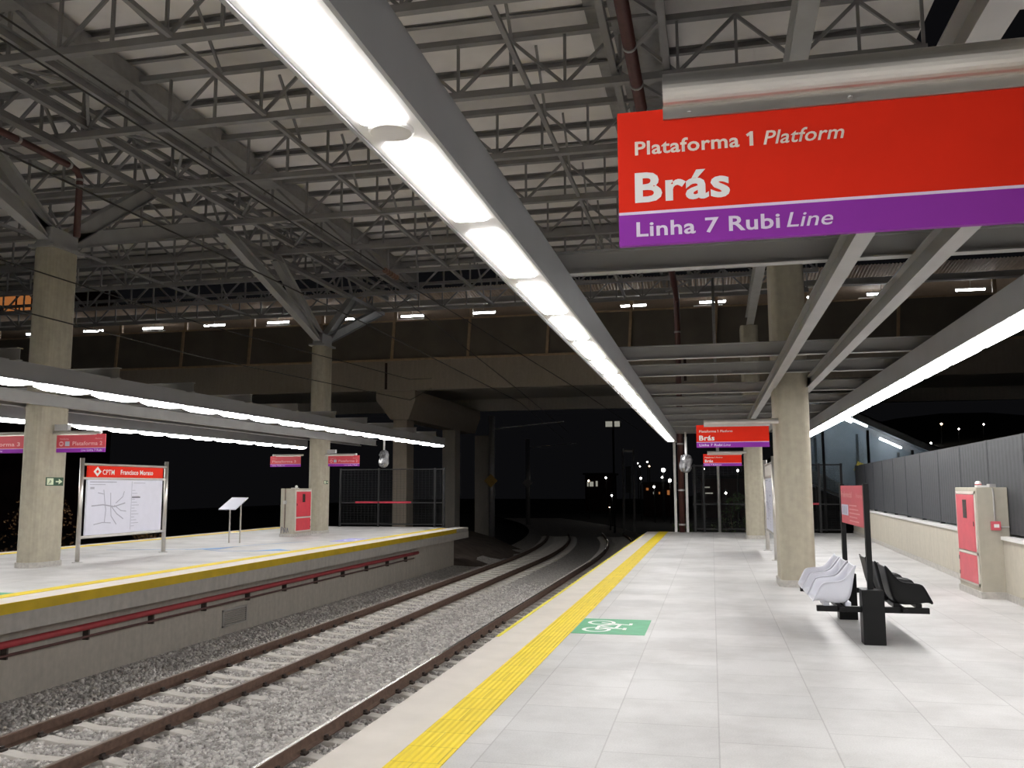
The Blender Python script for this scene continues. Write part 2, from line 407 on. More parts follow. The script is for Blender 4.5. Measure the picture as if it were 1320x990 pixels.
for cy, lab in ((16.5, 'grey steel branching roof support on the near left column'), (30.33, 'grey steel branching roof support on the far left column')):
    t = thing('roof_support', lab, 'support', (-14.1, cy, 6.88))
    MB().box(-14.42,-13.78,cy-.5,cy+.5,6.88,6.95).build('base_plate', 'steel_grey', t)
    MB().box(-14.30,-13.90,cy-.42,cy+.42,6.95,7.35).build('head', 'steel_grey', t, bevel=.02)
    for dy in ((3.3, 6.55) if cy < 20 else (2.95, 5.9)):
        for s in (-1, 1):
            d = dy if (cy < 20 and s > 0) else dy
            if cy > 20 and s < 0: d = (3.9, 7.2)[0 if dy < 4 else 1]
            MB().ibeam((-14.1, cy+s*.25, 7.0), (-14.1, cy+s*d, 9.2), .26, .36, .02, .10).build('branch', 'steel_grey', t)
for cy, z0 in ((2.0, 6.9),):
    m = MB().ibeam((1.12, 2, 6.9), (1.37, 30.2, 6.9), .23, .42, .025, .02)
    tag(m.build('roof_beam', 'steel_grey'), 'high grey steel beam resting on top of the right platform columns', 'beam')

# ------------------------------------------------------------------ roof: sheet, purlins, gutters, trusses
YT = [13.0+3.35*k for k in range(8)]
X0, X1 = -38.0, 4.0
ceil = MB().box(X0, X1+.4, 6, 35.2, 10.86, 10.92).build('ceiling', 'sheet_white'); struct(ceil)
yy = 9.65
while yy < 35.3:
    for d in (-.42, .42, 1.675):
        if yy+d > 35.2: continue
        hp = .16 if d > 1 else .075; zp = 10.86-hp
        MB().sec((X0,yy+d,zp),(X1+.3,yy+d,zp), [(-.05,0),(.05,0),(.05,.02),(-.03,.02),(-.03,hp-.02),(.05,hp-.02),(.05,hp),(-.05,hp)]).build('purlin', 'truss_grey', ceil)
    yy += 3.35
for x in [X0+3+5.5*k for k in range(7)]:
    MB().bar((x,6,10.83),(x,35.2,10.83),.30,.05).build('sheet_lap', 'gutter_grey', ceil)
for (a, b) in ((-13.35,-12.05), (-1.62,-.62)):
    m = MB(); c_ = (a+b)/2; h_ = (b-a)/2
    m.sec((c_,6,10.40),(c_,35.2,10.40), [(-h_,0),(h_,0),(h_,.4),(h_-.03,.4),(h_-.03,.03),(-h_+.03,.03),(-h_+.03,.4),(-h_,.4)])
    m.build('gutter', 'gutter_grey', ceil)
    for x in (a, b): MB().ibeam((x,6,9.60),(x,35.2,9.60),.13,.20,.015,.012).build('gutter_beam', 'truss_grey', ceil)
    y = 9.65
    while y < 34:
        MB().bar((a,y,9.7),(b,y+1.67,9.7),.06,.06).build('bracing', 'truss_grey', ceil)
        MB().bar((a,y+1.67,9.8),(b,y+1.67,9.8),.06,.06).build('bracing', 'truss_grey', ceil)
        MB().bar((b,y+1.67,9.7),(a,y+3.35,9.7),.06,.06).build('bracing', 'truss_grey', ceil)
        y += 3.35
vert = diag_a = diag_b = None
P = 1.09
def truss(y, label, xa=X0, xb=X1):
    global vert, diag_a, diag_b
    t = thing('roof_truss', label, 'truss', (0, y, 9.4))
    MB().sec((xa,y,9.4),(xb,y,9.4), [(-.075,0),(.075,0),(.075,.14),(.055,.14),(.055,.02),(-.055,.02),(-.055,.14),(-.075,.14)]).build('bottom_chord', 'truss_grey', t)
    MB().bar((xa,y,10.6),(xb,y,10.6),.16,.12).build('top_chord', 'truss_grey', t)
    n = int((xb-xa)/P)
    for k in range(n+1):
        x = xb-.05-k*P
        def inst(proto, nm, mk):
            if proto is None:
                me_o = mk().build(nm, 'truss_grey', t); me_o.location.x += 0
                return me_o.data, me_o
            o = bpy.data.objects.new(nm, proto); C.objects.link(o); o.parent = t
            return proto, o
        vert, o = inst(vert, 'vertical', lambda: MB().bar((0,y,9.46),(0,y,10.56),.055,.055)); o.location.x = x
        if k < n:
            if k % 2 == 0:
                diag_a, o = inst(diag_a, 'diagonal', lambda: MB().bar((0,y,9.5),(-P,y,10.54),.06,.06))
            else:
                diag_b, o = inst(diag_b, 'diagonal', lambda: MB().bar((0,y,10.54),(-P,y,9.5),.06,.06))
            o.location.x = x
    return t
for k, y in enumerate(YT):
    truss(y, '%s lattice roof truss crossing the tracks, counted from the camera' % ORD[k])
# lattice girder along the left column line
t = thing('lattice_girder', 'lattice girder running along the roof above the left platform columns', 'girder', (-14.1, 24, 9.4))
MB().bar((-14.1,6,9.33),(-14.1,36.5,9.33),.2,.14).build('bottom_chord', 'truss_grey', t)
MB().bar((-14.1,6,10.5),(-14.1,36.5,10.5),.14,.1).build('top_chord', 'truss_grey', t)
yy = 9.65; k = 0
while yy < 36:
    for a, b in ((9.4, 10.45),):
        MB().bar((-14.1,yy+.04,a),(-14.1,yy+.8,b),.06,.06).build('diagonal', 'truss_grey', t)
        MB().bar((-14.1,yy+.04,a),(-14.1,yy-.8,b),.06,.06).build('diagonal', 'truss_grey', t)
        MB().bar((-14.1,yy+1.67,a),(-14.1,yy+.85,b),.06,.06).build('diagonal', 'truss_grey', t)
        MB().bar((-14.1,yy+1.67,a),(-14.1,yy+2.5,b),.06,.06).build('diagonal', 'truss_grey', t)
    yy += 3.35
for x, lab in ((-3.3, 'grey tie bar under the roof, nearest to the main light strip'), (-9.0, 'grey tie bar under the roof, over the far track'), (-20.5, 'grey tie bar under the roof, beyond the left columns')):
    t = thing('roof_tie', lab, 'tie bar', (x, 24, 9.4))
    MB().bar((x,9,9.5),(x,36.4,9.5),.09,.09).build('bar', 'truss_grey', t)
    for y in YT[:-1]:
        MB().bar((x+.05,y+.42,10.6),(x+.05,y+1.5,9.55),.05,.05).build('brace', 'truss_grey', t)

# ------------------------------------------------------------------ pipes
t = thing('drain_pipe', 'dark maroon pipe along the roof above the left platform, dropping to the near column', 'pipe', (-13.86, 16.75, 8.8))
MB().path([(-13.86,5,8.85),(-13.86,12,8.85),(-13.86,16.5,8.85),(-13.86,16.68,8.82),(-13.86,16.8,8.68),(-13.86,16.8,7.3)], .075, 12).build('tube', 'pipe_maroon', t, smooth=True)
for y in (14.9, 16.4): MB().tube((-13.86,y,8.85),(-13.86,y+.07,8.85),.088,12).build('clamp', 'zinc', t)
for z in (8.45, 8.6): MB().tube((-13.86,16.8,z),(-13.86,16.8,z+.05),.088,12).build('clamp', 'zinc', t)
t = thing('drain_pipe', 'maroon pipe running above the sign and down between two pale posts', 'pipe', (-1.10, 33.3, 0))
MB().path([(-1.10,5,8.75),(-1.10,33.0,8.75),(-1.10,33.22,8.7),(-1.10,33.3,8.55),(-1.10,33.3,.0)], .11, 14).build('tube', 'pipe_maroon', t, smooth=True)
for y in (13.6, 15.0, 16.1, 20): MB().tube((-1.10,y,8.75),(-1.10,y+.06,8.75),.125,14).build('clamp', 'zinc', t)
for z in (.25, 1.5, 3.2, 5.4, 7.4): MB().tube((-1.10,33.3,z),(-1.10,33.3,z+.06),.125,14).build('clamp', 'zinc', t)
for x, lab in ((-1.32, 'pale square post left of the maroon downpipe at the platform end'), (-.90, 'pale square post right of the maroon downpipe at the platform end')):
    tag(MB().box(x-.045,x+.045,33.2,33.32,0,3.48).build('post', 'plate_white'), lab, 'post')
t = thing('pole', 'thin tall galvanised pole at the end of the right platform', 'pole', (.24, 33.2, 0))
MB().tube((.24,33.2,0),(.24,33.2,9.4),.055,12).build('shaft', 'zinc', t, smooth=True)
MB().lathe((.24,33.2,0), [(.12,0),(.12,.015),(.06,.02)], 16).build('base_flange', 'zinc', t)
# red pipes on the retaining wall
for z, r, mat, lab in ((-.62,.055,'pipe_red','thick red pipe along the wall below the left platform edge'), (-.78,.022,'pipe_dark','thin dark red conduit below the thick red pipe')):
    t = thing('wall_pipe', lab, 'pipe', (-10.15, 15, z))
    MB().tube((-10.15,-2,z),(-10.15,30.0 if r > .03 else 29.6,z),r,12).build('tube', mat, t, smooth=True)
    if r > .03:
        for y in [9.6+1.75*i for i in range(12)]:
            MB().box(-10.25,-10.14,y-.018,y+.018,-.84,-.60).build('bracket', 'clip_iron', t)
t = thing('vent_grille', 'pale louvred vent grille low in the wall below the left platform', 'vent', (-10.25, 17.9, -1.15))
m = MB()
for a in ((17.4,18.4,-1.30,-1.27),(17.4,18.4,-.97,-.94),(17.4,17.44,-1.3,-.94),(18.36,18.4,-1.3,-.94)): m.box(-10.25,-10.22,*a)
m.build('frame', 'zinc', t)
for k in range(7): MB().bar((-10.235,17.44,-1.245+.044*k),(-10.235,18.36,-1.245+.044*k),.006,.03,up=(1,0,1)).build('louvre', 'zinc', t)

# ------------------------------------------------------------------ hanging platform signs
R_, U_ = (1,0,0), (0,0,1)
def bras_sign(x, y, label, far=False):
    t = thing('platform_sign', label, 'sign', (x+.6, y, 2.5)); o = (x, y, 2.315)
    m = MB(); plate(m, o, R_, U_, 0, 1.2, .095, .385, -.02, 0); m.build('red_panel', 'sign_red', t)
    m = MB(); plate(m, o, R_, U_, 0, 1.2, 0, .087, -.02, 0); m.build('purple_band', 'sign_purple', t)
    m = MB(); plate(m, o, R_, U_, 0, 1.2, .087, .095, -.02, .0005); m.build('white_line', 'letter_lilac', t)
    lettering(t, 'Plataforma', o, R_, U_, .048, .332, .258, .040, 'letter_cream', .022)
    O = Vector(o)
    MB().slab([O+Vector((.350+a, -.0005, .258+b)) for a, b in ((.0085,0),(.0185,0),(.0185,.040),(.0115,.040),(.0,.0325),(.0035,.0265),(.0085,.0295))], (0,-.0015,0)).build('numeral', 'letter_cream', t)
    lettering(t, 'Platform', o, R_, U_, .395, .603, .258, .040, 'letter_cream', .012, .22)
    lettering(t, 'Brás', o, R_, U_, .046, .303, .123, .085, 'letter_white', .028)
    lettering(t, 'Linha 7 Rubi', o, R_, U_, .048, .430, .024, .042, 'letter_lilac', .020)
    lettering(t, 'Line', o, R_, U_, .447, .565, .024, .042, 'letter_lilac', .006, .22)
    m = MB(); plate(m, o, R_, U_, .128, 1.22, .352, .390, .0, .008); m.build('clamp_plate', 'stainless', t)
    n = 28; ring = lambda xx: [(xx, y-.012+.05*math.cos(2*PI*i/n)*.8, 2.315+.432+.046*math.sin(2*PI*i/n)) for i in range(n)]
    MB().loft([ring(x+.13), ring(x+1.36)]).build('mounting_tube', 'stainless', t, smooth=False)
    for xx in (.2, .62, 1.1): MB().lathe((x+xx, y-.012, 2.315+.365), [(.006,0),(.006,.002)], 8).build('screw', 'zinc', t)
    return t
bras_sign(-.232, 2.40, 'large red and purple Platform 1 sign nearest the camera')
bras_sign(-.235, 15.45, 'red and purple Platform 1 sign left of the near right column')
bras_sign(-.245, 29.3, 'small farther red and purple Platform 1 sign by the far column')
def plat_sign(x, y, num, icons, label):
    t = thing('platform_sign', label, 'sign', (x+.6, y, 2.5)); o = (x, y, 2.42)
    m = MB(); plate(m, o, R_, U_, 0, 1.2, .095, .385, -.02, 0); m.build('red_panel', 'cabinet_red', t)
    m = MB(); plate(m, o, R_, U_, 0, 1.2, 0, .087, -.02, 0); m.build('purple_band', 'sign_purple', t)
    m = MB(); plate(m, o, R_, U_, 0, 1.2, .087, .095, -.02, .0005); m.build('white_line', 'letter_lilac', t)
    if icons:
        n = 20; cx, cz = .12, .185
        m = MB(); m.slab([(x+cx+.055*math.cos(2*PI*k/n), y-.001, 2.42+cz+.055*math.sin(2*PI*k/n)) for k in range(n)], (0,-.002,0)); m.build('round_icon', 'letter_pink', t)
        m = MB(); plate(m, o, R_, U_, .085,.155,.165,.205,.003,.005); m.build('icon_train', 'cabinet_red', t)
        m = MB(); plate(m, o, R_, U_, .215,.325,.135,.235,0,.002); m.build('square_icon', 'map_grey', t)
        lettering(t, 'Plataforma %d' % num, o, R_, U_, .40, 1.13, .150, .085, 'letter_pink', .02)
        lettering(t, 'Plataforma', o, R_, U_, .08, .30, .275, .03, 'letter_pink', .01); lettering(t, 'Platform', o, R_, U_, .95, 1.13, .275, .03, 'letter_pink', .0, .2)
        lettering(t, 'Line', o, R_, U_, .62, .73, .022, .045, 'letter_lilac', 0, .2); lettering(t, 'Linha 7 Rubi', o, R_, U_, .76, 1.13, .022, .045, 'letter_lilac', .01)
    else:
        lettering(t, 'Plataforma %d' % num, o, R_, U_, .08, 1.02, .150, .085, 'letter_pink', .02)
        lettering(t, 'Platform', o, R_, U_, .08, .26, .275, .03, 'letter_pink', .0, .2)
        lettering(t, 'Linha 7 Rubi', o, R_, U_, .08, .45, .022, .045, 'letter_lilac', .01); lettering(t, 'Line', o, R_, U_, .48, .58, .022, .045, 'letter_lilac', 0, .2)
    xa, xb = (x-.1, x+1.08) if icons else (x+.12, x+1.3)
    MB().tube((xa,y-.01,2.84),(xb,y-.01,2.84),.035,12).build('mounting_tube', 'stainless', t)
    MB().ball((xb if icons else xa, y-.01, 2.84), .04).build('end_cap', 'plate_white', t)
    if icons: MB().box(x-.03,x+.30,y-.05,y+.05,2.885,3.02).build('bracket_box', 'steel_grey', t)
    MB().box(xa+.1,xb-.1,y-.012,y+.012,2.79,2.82).build('clamp_plate', 'stainless', t)
    return t
plat_sign(-13.74, 16.4, 2, True, 'Platform 2 sign right of the thick near left column')
plat_sign(-15.68, 16.4, 3, False, 'Platform 3 sign cut by the left picture edge, behind the near left column')
plat_sign(-13.50, 29.75, 2, True, 'small Platform 2 sign right of the far left column')
plat_sign(-15.78, 29.75, 3, False, 'small Platform 3 sign left of the far left column')

# ------------------------------------------------------------------ map boards
def map_board(x, y0, y1, sgn, label, head):
    """frame along Y at x; its printed face looks towards sgn*X"""
    t = thing('map_board', label, 'board', (x, (y0+y1)/2, 0))
    o = (x, y0 if sgn > 0 else y1, 0); r = (0, sgn, 0); W = y1-y0
    for q in (0, W):
        yy = y0+q
        MB().tube((x,yy,0),(x,yy,2.34),.05,14).build('post', 'stainless', t, smooth=True)
        MB().lathe((x,yy,0), [(.11,0),(.11,.012),(.055,.02)], 16).build('foot_flange', 'zinc', t)
    for z, rr in ((2.20,.03),(1.88,.03),(.55,.035)): MB().tube((x,y0,z),(x,y1,z),rr,10).build('rail', 'stainless', t)
    m = MB(); plate(m, o, r, U_, .18, W-.18, 1.91, 2.17, -.02, .02); m.build('header_panel', 'sign_red' if head else 'edge_stone', t)
    m = MB(); plate(m, o, r, U_, .18, W-.18, .585, 1.85, -.02, .02); pan = m.build('map_panel', 'map_white', t)
    if head:
        # ring-shaped diamond emblem
        cx, cz = .50, 2.04
        m = MB()
        for q in range(4):
            a0, a1 = q*PI/2, (q+1)*PI/2
            A = lambda a, s: (cx+.125*s*math.cos(a)*1.1, cz+.115*s*math.sin(a))
            pts = [A(a0,1), A(a1,1), A(a1,.42), A(a0,.42)]
            m.slab([Vector(o)+Vector(r)*px+Vector((0,0,pz))+Vector((sgn*.021,0,0)) for px, pz in pts], (sgn*.002,0,0))
        m.build('emblem', 'letter_white', t)
        lettering(t, 'CPTM', o, r, U_, .68, 1.10, 1.975, .12, 'letter_white', .01, depth=.022)
        lettering(t, 'Francisco Morato', o, r, U_, 1.33, 2.60, 1.985, .115, 'letter_white', .022, depth=.022)
    else:
        pass
    # network map: thin lines with station blocks, and a column of a line diagram (illegible in the photo)
    def ln(pts, wd, mat, nm='map_line'):
        m = MB(); O = Vector(o); Rr = Vector(r)
        for (a, b), (c, d) in zip(pts[:-1], pts[1:]):
            p = O+Rr*a+Vector((0,0,b))+Vector((sgn*.022,0,0)); q = O+Rr*c+Vector((0,0,d))+Vector((sgn*.022,0,0))
            m.bar(p, q, wd, .002, up=(sgn,0,0))
        m.build(nm, mat, pan)
    S = W/3.2
    ln([(.35*S,1.25),(.75*S,1.27),(1.15*S,1.22),(1.55*S,1.30)], .028, 'map_grey')
    ln([(.75*S,1.62),(.80*S,1.35),(.85*S,1.15),(.82*S,.85)], .022, 'map_grey')
    ln([(1.0*S,1.55),(1.02*S,1.25),(1.05*S,1.0),(1.25*S,.8)], .022, 'map_grey')
    ln([(.45*S,.82),(.75*S,.86),(1.05*S,.84)], .02, 'map_grey')
    ln([(1.05*S,1.22),(1.25*S,1.05),(1.5*S,.92)], .024, 'map_grey')
    ln([(1.15*S,1.25),(1.4*S,1.12),(1.6*S,1.10)], .02, 'map_grey')
    ln([(1.2*S,1.30),(1.45*S,1.45),(1.5*S,1.58)], .02, 'map_grey')
    ln([(.55*S,1.55),(.75*S,1.52)], .02, 'map_grey')
    ln([(.26*S,1.80),(1.2*S,1.80)], .022, 'map_grey'); ln([(.26*S,1.74),(.8*S,1.74)], .014, 'map_grey')
    ln([(.28*S,1.66),(.42*S,1.66)], .05, 'map_grey')
    ln([(1.78*S,1.82),(1.78*S,.65)], .012, 'map_grey')
    ln([(1.84*S,1.78),(2.3*S,1.78)], .014, 'map_grey')
    for k in range(13): ln([(1.80*S,1.60-.072*k),((1.92+.08*(k % 3))*S,1.60-.072*k)], .012, 'map_grey')
    ln([(1.80*S,1.43),(2.12*S,1.43)], .028, 'map_dark')
    return t
map_board(-13.95, 17.5, 20.7, 1, 'steel framed network map board beside the near left column', True)
map_board(1.38, 21.0, 24.2, -1, 'steel framed map board seen edge-on behind the near right column', False)

# ------------------------------------------------------------------ lectern, fire cabinets, alarm parts
t = thing('information_lectern', 'slim metal lectern with a sloping white board on the left platform', 'lectern', (-14.2, 24.6, 0))
for x in (-14.34, -13.98): MB().tube((x,24.6,0),(x,24.6,1.15),.025,10).build('leg', 'stainless', t)
MB().tube((-14.34,24.6,.30),(-13.98,24.6,.30),.012,8).build('crossbar', 'stainless', t)
m = MB(); m.slab([(-14.52,24.25,1.0),(-13.96,24.25,1.0),(-13.96,25.0,1.34),(-14.52,25.0,1.34)], (0,-.01,.022)); m.build('board', 'map_white', t)

def cabinet(x0, x1, y0, y1, sgn, mat, label):
    """concrete block whose red doors look towards sgn*X"""
    t = thing('fire_cabinet', label, 'cabinet', ((x0+x1)/2, (y0+y1)/2, 0))
    MB().box(x0,x1,y0,y1,0,1.63).build('body', 'cabinet_concrete', t, bevel=.012)
    MB().box(x0-.015,x1+.015,y0-.015,y1+.015,0,.1).build('skirting', 'skirting', t)
    xf = x1 if sgn > 0 else x0
    a, b = sorted((xf, xf+sgn*.012)); 
    m = MB(); d = .05
    for q in ((y0+d,y1-d,.17,.21),(y0+d,y1-d,1.53,1.57),(y0+d,y0+d+.05,.17,1.57),(y1-d-.05,y1-d,.17,1.57),(y0+d,y1-d,.62,.66)): m.box(a,b,*q)
    m.build('door_frame', 'edge_stone', t)
    a, b = sorted((xf, xf+sgn*.02))
    dr = MB().box(a,b,y0+d+.05,y1-d-.05,.67,1.52).build('door', mat, t, bevel=.004)
    a2, b2 = sorted((xf+sgn*.02, xf+sgn*.024)); ym = (y0+y1)/2
    MB().box(a2,b2,ym-.10,ym+.10,1.16,1.44).build('door_window', 'window_dark', dr)
    MB().box(a2,b2+.006,y0+d+.07,y0+d+.10,1.05,1.12).build('handle', 'window_dark', dr)
    dr = MB().box(a,b,y0+d+.05,y1-d-.05,.2,.61).build('door', mat, t, bevel=.004)
    for z in (.27, .5): MB().box(a2,b2+.004,y1-d-.075,y1-d-.055,z,z+.06).build('hinge', 'window_dark', dr)
    return t
cabinet(3.84, 4.27, 14.46, 15.62, -1, 'cabinet_red_pale', 'concrete fire cabinet with red doors by the right wall')
cabinet(-14.37, -13.85, 27.9, 29.2, 1, 'cabinet_red', 'concrete fire cabinet with red doors on the left platform')
t = thing('alarm_call_point', 'small red alarm call point with conduit on the right fire cabinet', 'alarm', (4.08, 14.45, 1.05))
MB().box(4.01,4.14,14.41,14.455,1.0,1.13).build('back_box', 'cabinet_red_pale', t, bevel=.006)
MB().box(4.045,4.115,14.405,14.412,1.04,1.09).build('button_plate', 'letter_white', t)
MB().path([(4.07,14.44,1.13),(4.07,14.44,1.55),(4.06,14.44,1.62)], .012, 8).build('conduit', 'zinc', t)
MB().tube((4.14,14.44,1.05),(4.26,14.44,1.05),.01,8).build('conduit', 'zinc', t)
t = thing('siren', 'small red and white siren lying on top of the right fire cabinet', 'siren', (4.0, 14.65, 1.633))
MB().box(3.9,4.1,14.62,14.74,1.632,1.66).build('base', 'letter_white', t, bevel=.005)
MB().lathe((3.93,14.65,1.66), [(.045,0),(.045,.04),(.03,.06),(.005,.065)], 14).build('dome', 'letter_white', t, smooth=True)
MB().lathe((3.93,14.65,1.668), [(.048,0),(.048,.012)], 14).build('red_band', 'cabinet_red', t)
MB().box(4.03,4.12,14.46,14.60,1.632,1.68).build('junction_box', 'zinc', t, bevel=.006)
t = thing('siren', 'tiny grey siren on top of the left fire cabinet', 'siren', (-14.05, 28.3, 1.63))
MB().box(-14.15,-13.95,28.2,28.4,1.63,1.655).build('base', 'zinc', t); MB().ball((-14.0,28.3,1.69), .05).build('dome', 'letter_white', t, smooth=True)
t = thing('alarm_call_point', 'tiny call point and conduit on the left fire cabinet', 'alarm', (-14.2, 27.88, 1.2))
MB().box(-14.26,-14.14,27.855,27.895,1.1,1.22).build('back_box', 'zinc', t); MB().tube((-14.2,27.885,.3),(-14.2,27.885,1.63),.012,8).build('conduit', 'pipe_dark', t)
# dark marker scribble on the foot of the left cabinet
t = thing('graffiti', 'dark scribble at the foot of the left fire cabinet', 'graffiti', (-14.2, 27.89, .2))
gm = MB()
for pts in ([(-14.33,.12),(-14.32,.33),(-14.27,.31),(-14.29,.22)], [(-14.24,.12),(-14.23,.3),(-14.18,.14),(-14.16,.32)], [(-14.12,.13),(-14.10,.31),(-14.06,.15)]):
    for (a, b), (c, d) in zip(pts[:-1], pts[1:]): gm.bar((a,27.897,b),(c,27.897,d),.02,.004,up=(0,1,0))
gm.build('stroke', 'map_dark', t)

def exit_plate(x, y, z, label, s=1.0):
    t = thing('exit_sign', label, 'sign', (x, y, z)); o = (x, y-.26*s, z-.09*s); r = (0,1,0)
    m = MB(); plate(m, o, r, U_, 0, .52*s, 0, .18*s, 0, .006); m.build('plate', 'exit_green', t)
    m = MB(); plate(m, o, r, U_, .03*s, .22*s, .02*s, .16*s, .006, .008); m.build('figure_field', 'exit_pale', t)
    m = MB(); plate(m, o, r, U_, .29*s, .40*s, .075*s, .105*s, .006, .008)
    O = Vector(o); m.slab([O+Vector((.006,a*s,b*s)) for a, b in ((.38,.03),(.49,.09),(.38,.15))], (.002,0,0)); m.build('arrow', 'exit_pale', t)
    m = MB()
    for p, q in (((.13,.12),(.11,.08)),((.11,.08),(.08,.04)),((.11,.08),(.15,.06)),((.12,.11),(.16,.09))):
        m.bar(O+Vector((.009,p[0]*s,p[1]*s)), O+Vector((.009,q[0]*s,q[1]*s)), .012*s, .002, up=(1,0,0))
    m.build('running_figure', 'exit_green', t)
exit_plate(-13.82, 16.5, 1.80, 'small exit arrow plate on the thick near left column')
exit_plate(-13.82, 30.3, 1.85, 'tiny exit arrow plate on the far left column', .7)

# ------------------------------------------------------------------ bench with two rows of shell seats
bench = thing('waiting_bench', 'back-to-back waiting bench with white and black shell seats', 'bench', (1.62, 11.0, 0))
for y in (10.16, 12.0):
    m = MB().box(1.51,1.73,y-.1,y+.1,0,.565).build('pedestal', 'black_paint', bench, bevel=.006)
    MB().box(1.06,2.18,y-.03,y+.03,.325,.385).build('cross_arm', 'black_paint', bench, bevel=.004)
    for z in (.17, .33):
        MB().lathe((1.735, y, z), [(.014,0),(.014,.012)], 8).build('bolt', 'zinc', m)
for x in (1.30, 1.92): MB().box(x-.025,x+.025,10.0,12.1,.345,.385).build('long_rail', 'black_paint', bench)
for y in (10.2, 12.0):
    MB().box(1.59,1.645,y-.035,y+.035,.565,1.68).build('sign_post', 'black_paint', bench, bevel=.003)
def shell(mat, mirror):
    B = [(.0,.03),(.012,.045),(.05,.05),(.12,.035),(.22,.02),(.31,.02),(.37,.05),(.40,.16),(.42,.29),(.44,.385),(.445,.41)]
    S = [(.0,.04),(.015,.07),(.05,.145),(.085,.215),(.11,.235),(.20,.245),(.29,.25),(.335,.28),(.385,.345),(.43,.405),(.45,.42)]
    cs = [-1,-.985,-.93,-.87,-.82,-.74,-.4,0,.4,.74,.82,.87,.93,.985,1]
    m = MB(); rings = []
    for (xb, zb), (xs, zs) in zip(B, S):
        row = []
        for c in cs:
            a = abs(c); kk = min(1, max(0, (a-.80)/.185))
            w_ = .232-.03*max(0, xb-.3)/.145; yy = math.copysign(min(a/.86, 1)*w_+(.012*kk if a < .99 else .032), c) if c else 0
            row.append((xb+(xs-xb)*kk, yy, zb+(zs-zb)*kk))
        rings.append(row)
    m.loft(rings, cap=False, close=False)
    sx = -1 if mirror else 1
    m.v = [(sx*(v[0]-.44), v[1], v[2]) for v in m.v]
    return m
for rowx, mat, mir, nm in ((1.46,'white_plastic',False,'white shell seat'), (1.76,'black_plastic',True,'black shell seat')):
    proto = None
    for k in range(3):
        y = 10.31+.615*k
        if proto is None:
            mb = shell(mat, mir); mb.v = [(v[0]+rowx, v[1]+y, v[2]+.40) for v in mb.v]
            proto = mb.build('seat', mat, bench, smooth=True, solid=.016, subsurf=1); proto['label'] = nm
            xx = rowx+(-.2 if not mir else .2)
            pf = MB()
            for dx in (-.1, .12): pf.box(xx+dx-.03,xx+dx+.03,y-.16,y+.16,.382,.425)
            pf.build('seat_mount', mat, proto)
            # place the mount in the seat's own frame
        else:
            c = copy_tree(proto, bench); c.location.y += .615*k
o = (1.617, 10.235, 0)
# priority notice between the posts: face towards -X (text left to right runs towards -Y seen from the tracks)
MB().box(1.598,1.636,10.24,11.96,1.20,1.66).build('notice_panel', 'cabinet_red_pale', bench)
on = (1.598, 11.96, 0); rn = (0,-1,0)
m = MB(); plate(m, on, rn, U_, .04, .58, 1.30, 1.43, 0, .003); m.build('pictogram_field', 'pane_lilac', bench)
m = MB(); plate(m, on, rn, U_, .12, .2, 1.32, 1.41, .003, .004); plate(m, on, rn, U_, .26, .34, 1.32, 1.41, .003, .004); plate(m, on, rn, U_, .4, .48, 1.32, 1.41, .003, .004); m.build('pictogram', 'map_grey', bench)
lettering(bench, 'Preferencial', on, rn, U_, .05, .92, 1.52, .07, 'letter_pink', .02, depth=.004)
lettering(bench, 'Priority', on, rn, U_, 1.22, 1.66, 1.52, .05, 'letter_pink', 0, .2, depth=.004)
for k in range(5):
    m = MB(); plate(m, on, rn, U_, .68, 1.25+.3*((k*7) % 3)/3, 1.42-.045*k, 1.433-.045*k, 0, .003); m.build('text_line', 'letter_pink', bench)

# ------------------------------------------------------------------ wrapped cameras hanging from the strips
def bag(x, y, z0, z1, zb, label, w=.28):
    t = thing('wrapped_camera', label, 'camera', (x, y, z1))
    MB().box(x-.03,x+.03,y-.03,y+.03,z0,z1).build('hanger', 'plate_white', t)
    m = MB(); n = 14; rings = []
    prof = [(.15,0),(.42,.08),(.55,.25),(.52,.5),(.56,.72),(.45,.92),(.2,1.0)]
    rr = random.Random(int(x*10))
    for q, s in prof:
        rings.append([(x+w*q*(1+.28*rr.uniform(-1,1))*math.cos(2*PI*k/n), y+w*q*(1+.28*rr.uniform(-1,1))*math.sin(2*PI*k/n), zb+(z0+.06-zb)*s) for k in range(n)])
    m.loft(rings); m.build('plastic_bag', 'bag_plastic', t)
bag(-.83, 30.5, 2.68, 3.5, 2.12, 'camera wrapped in grey plastic by the right platform strip end', .34)
bag(-12.72, 33.3, 3.08, 3.66, 2.44, 'camera wrapped in grey plastic hanging over the left platform end', .34)

# ------------------------------------------------------------------ floor decals
t = thing('floor_decal', 'green bicycle decal on the right platform floor beside the yellow strip', 'decal', (-1.2, 10.8, 0))
MB().box(-1.612,-.78,10.2,11.35,.0,.003).build('field', 'decal_green', t)
def ring_flat(m, cx, cy, r0, r1, z, n=28):
    for k in range(n):
        a0, a1 = 2*PI*k/n, 2*PI*(k+1)/n
        m.poly([(cx+r*math.cos(a), cy+r*math.sin(a), z) for r, a in ((r0,a0),(r1,a0),(r1,a1),(r0,a1))])
m = MB(); ring_flat(m, -1.36, 10.50, .125, .17, .0045); ring_flat(m, -1.36, 11.03, .125, .17, .0045)
m.build('wheel_pair', 'decal_white', t)
m = MB()
for a, b, c, d in ((-1.36,10.50,-1.15,10.62),(-1.15,10.62,-1.36,10.78),(-1.36,10.78,-1.36,10.50),(-1.36,10.78,-1.12,10.93),(-1.15,10.62,-1.12,10.93),(-1.12,10.93,-1.36,11.03),(-1.15,10.62,-1.04,10.58),(-1.04,10.52,-1.04,10.66),(-1.12,10.93,-1.0,10.89),(-1.0,10.89,-1.0,11.02)):
    m.bar((a,b,.0042),(c,d,.0042),.04,.001)
m.build('frame_lines', 'decal_white', t)
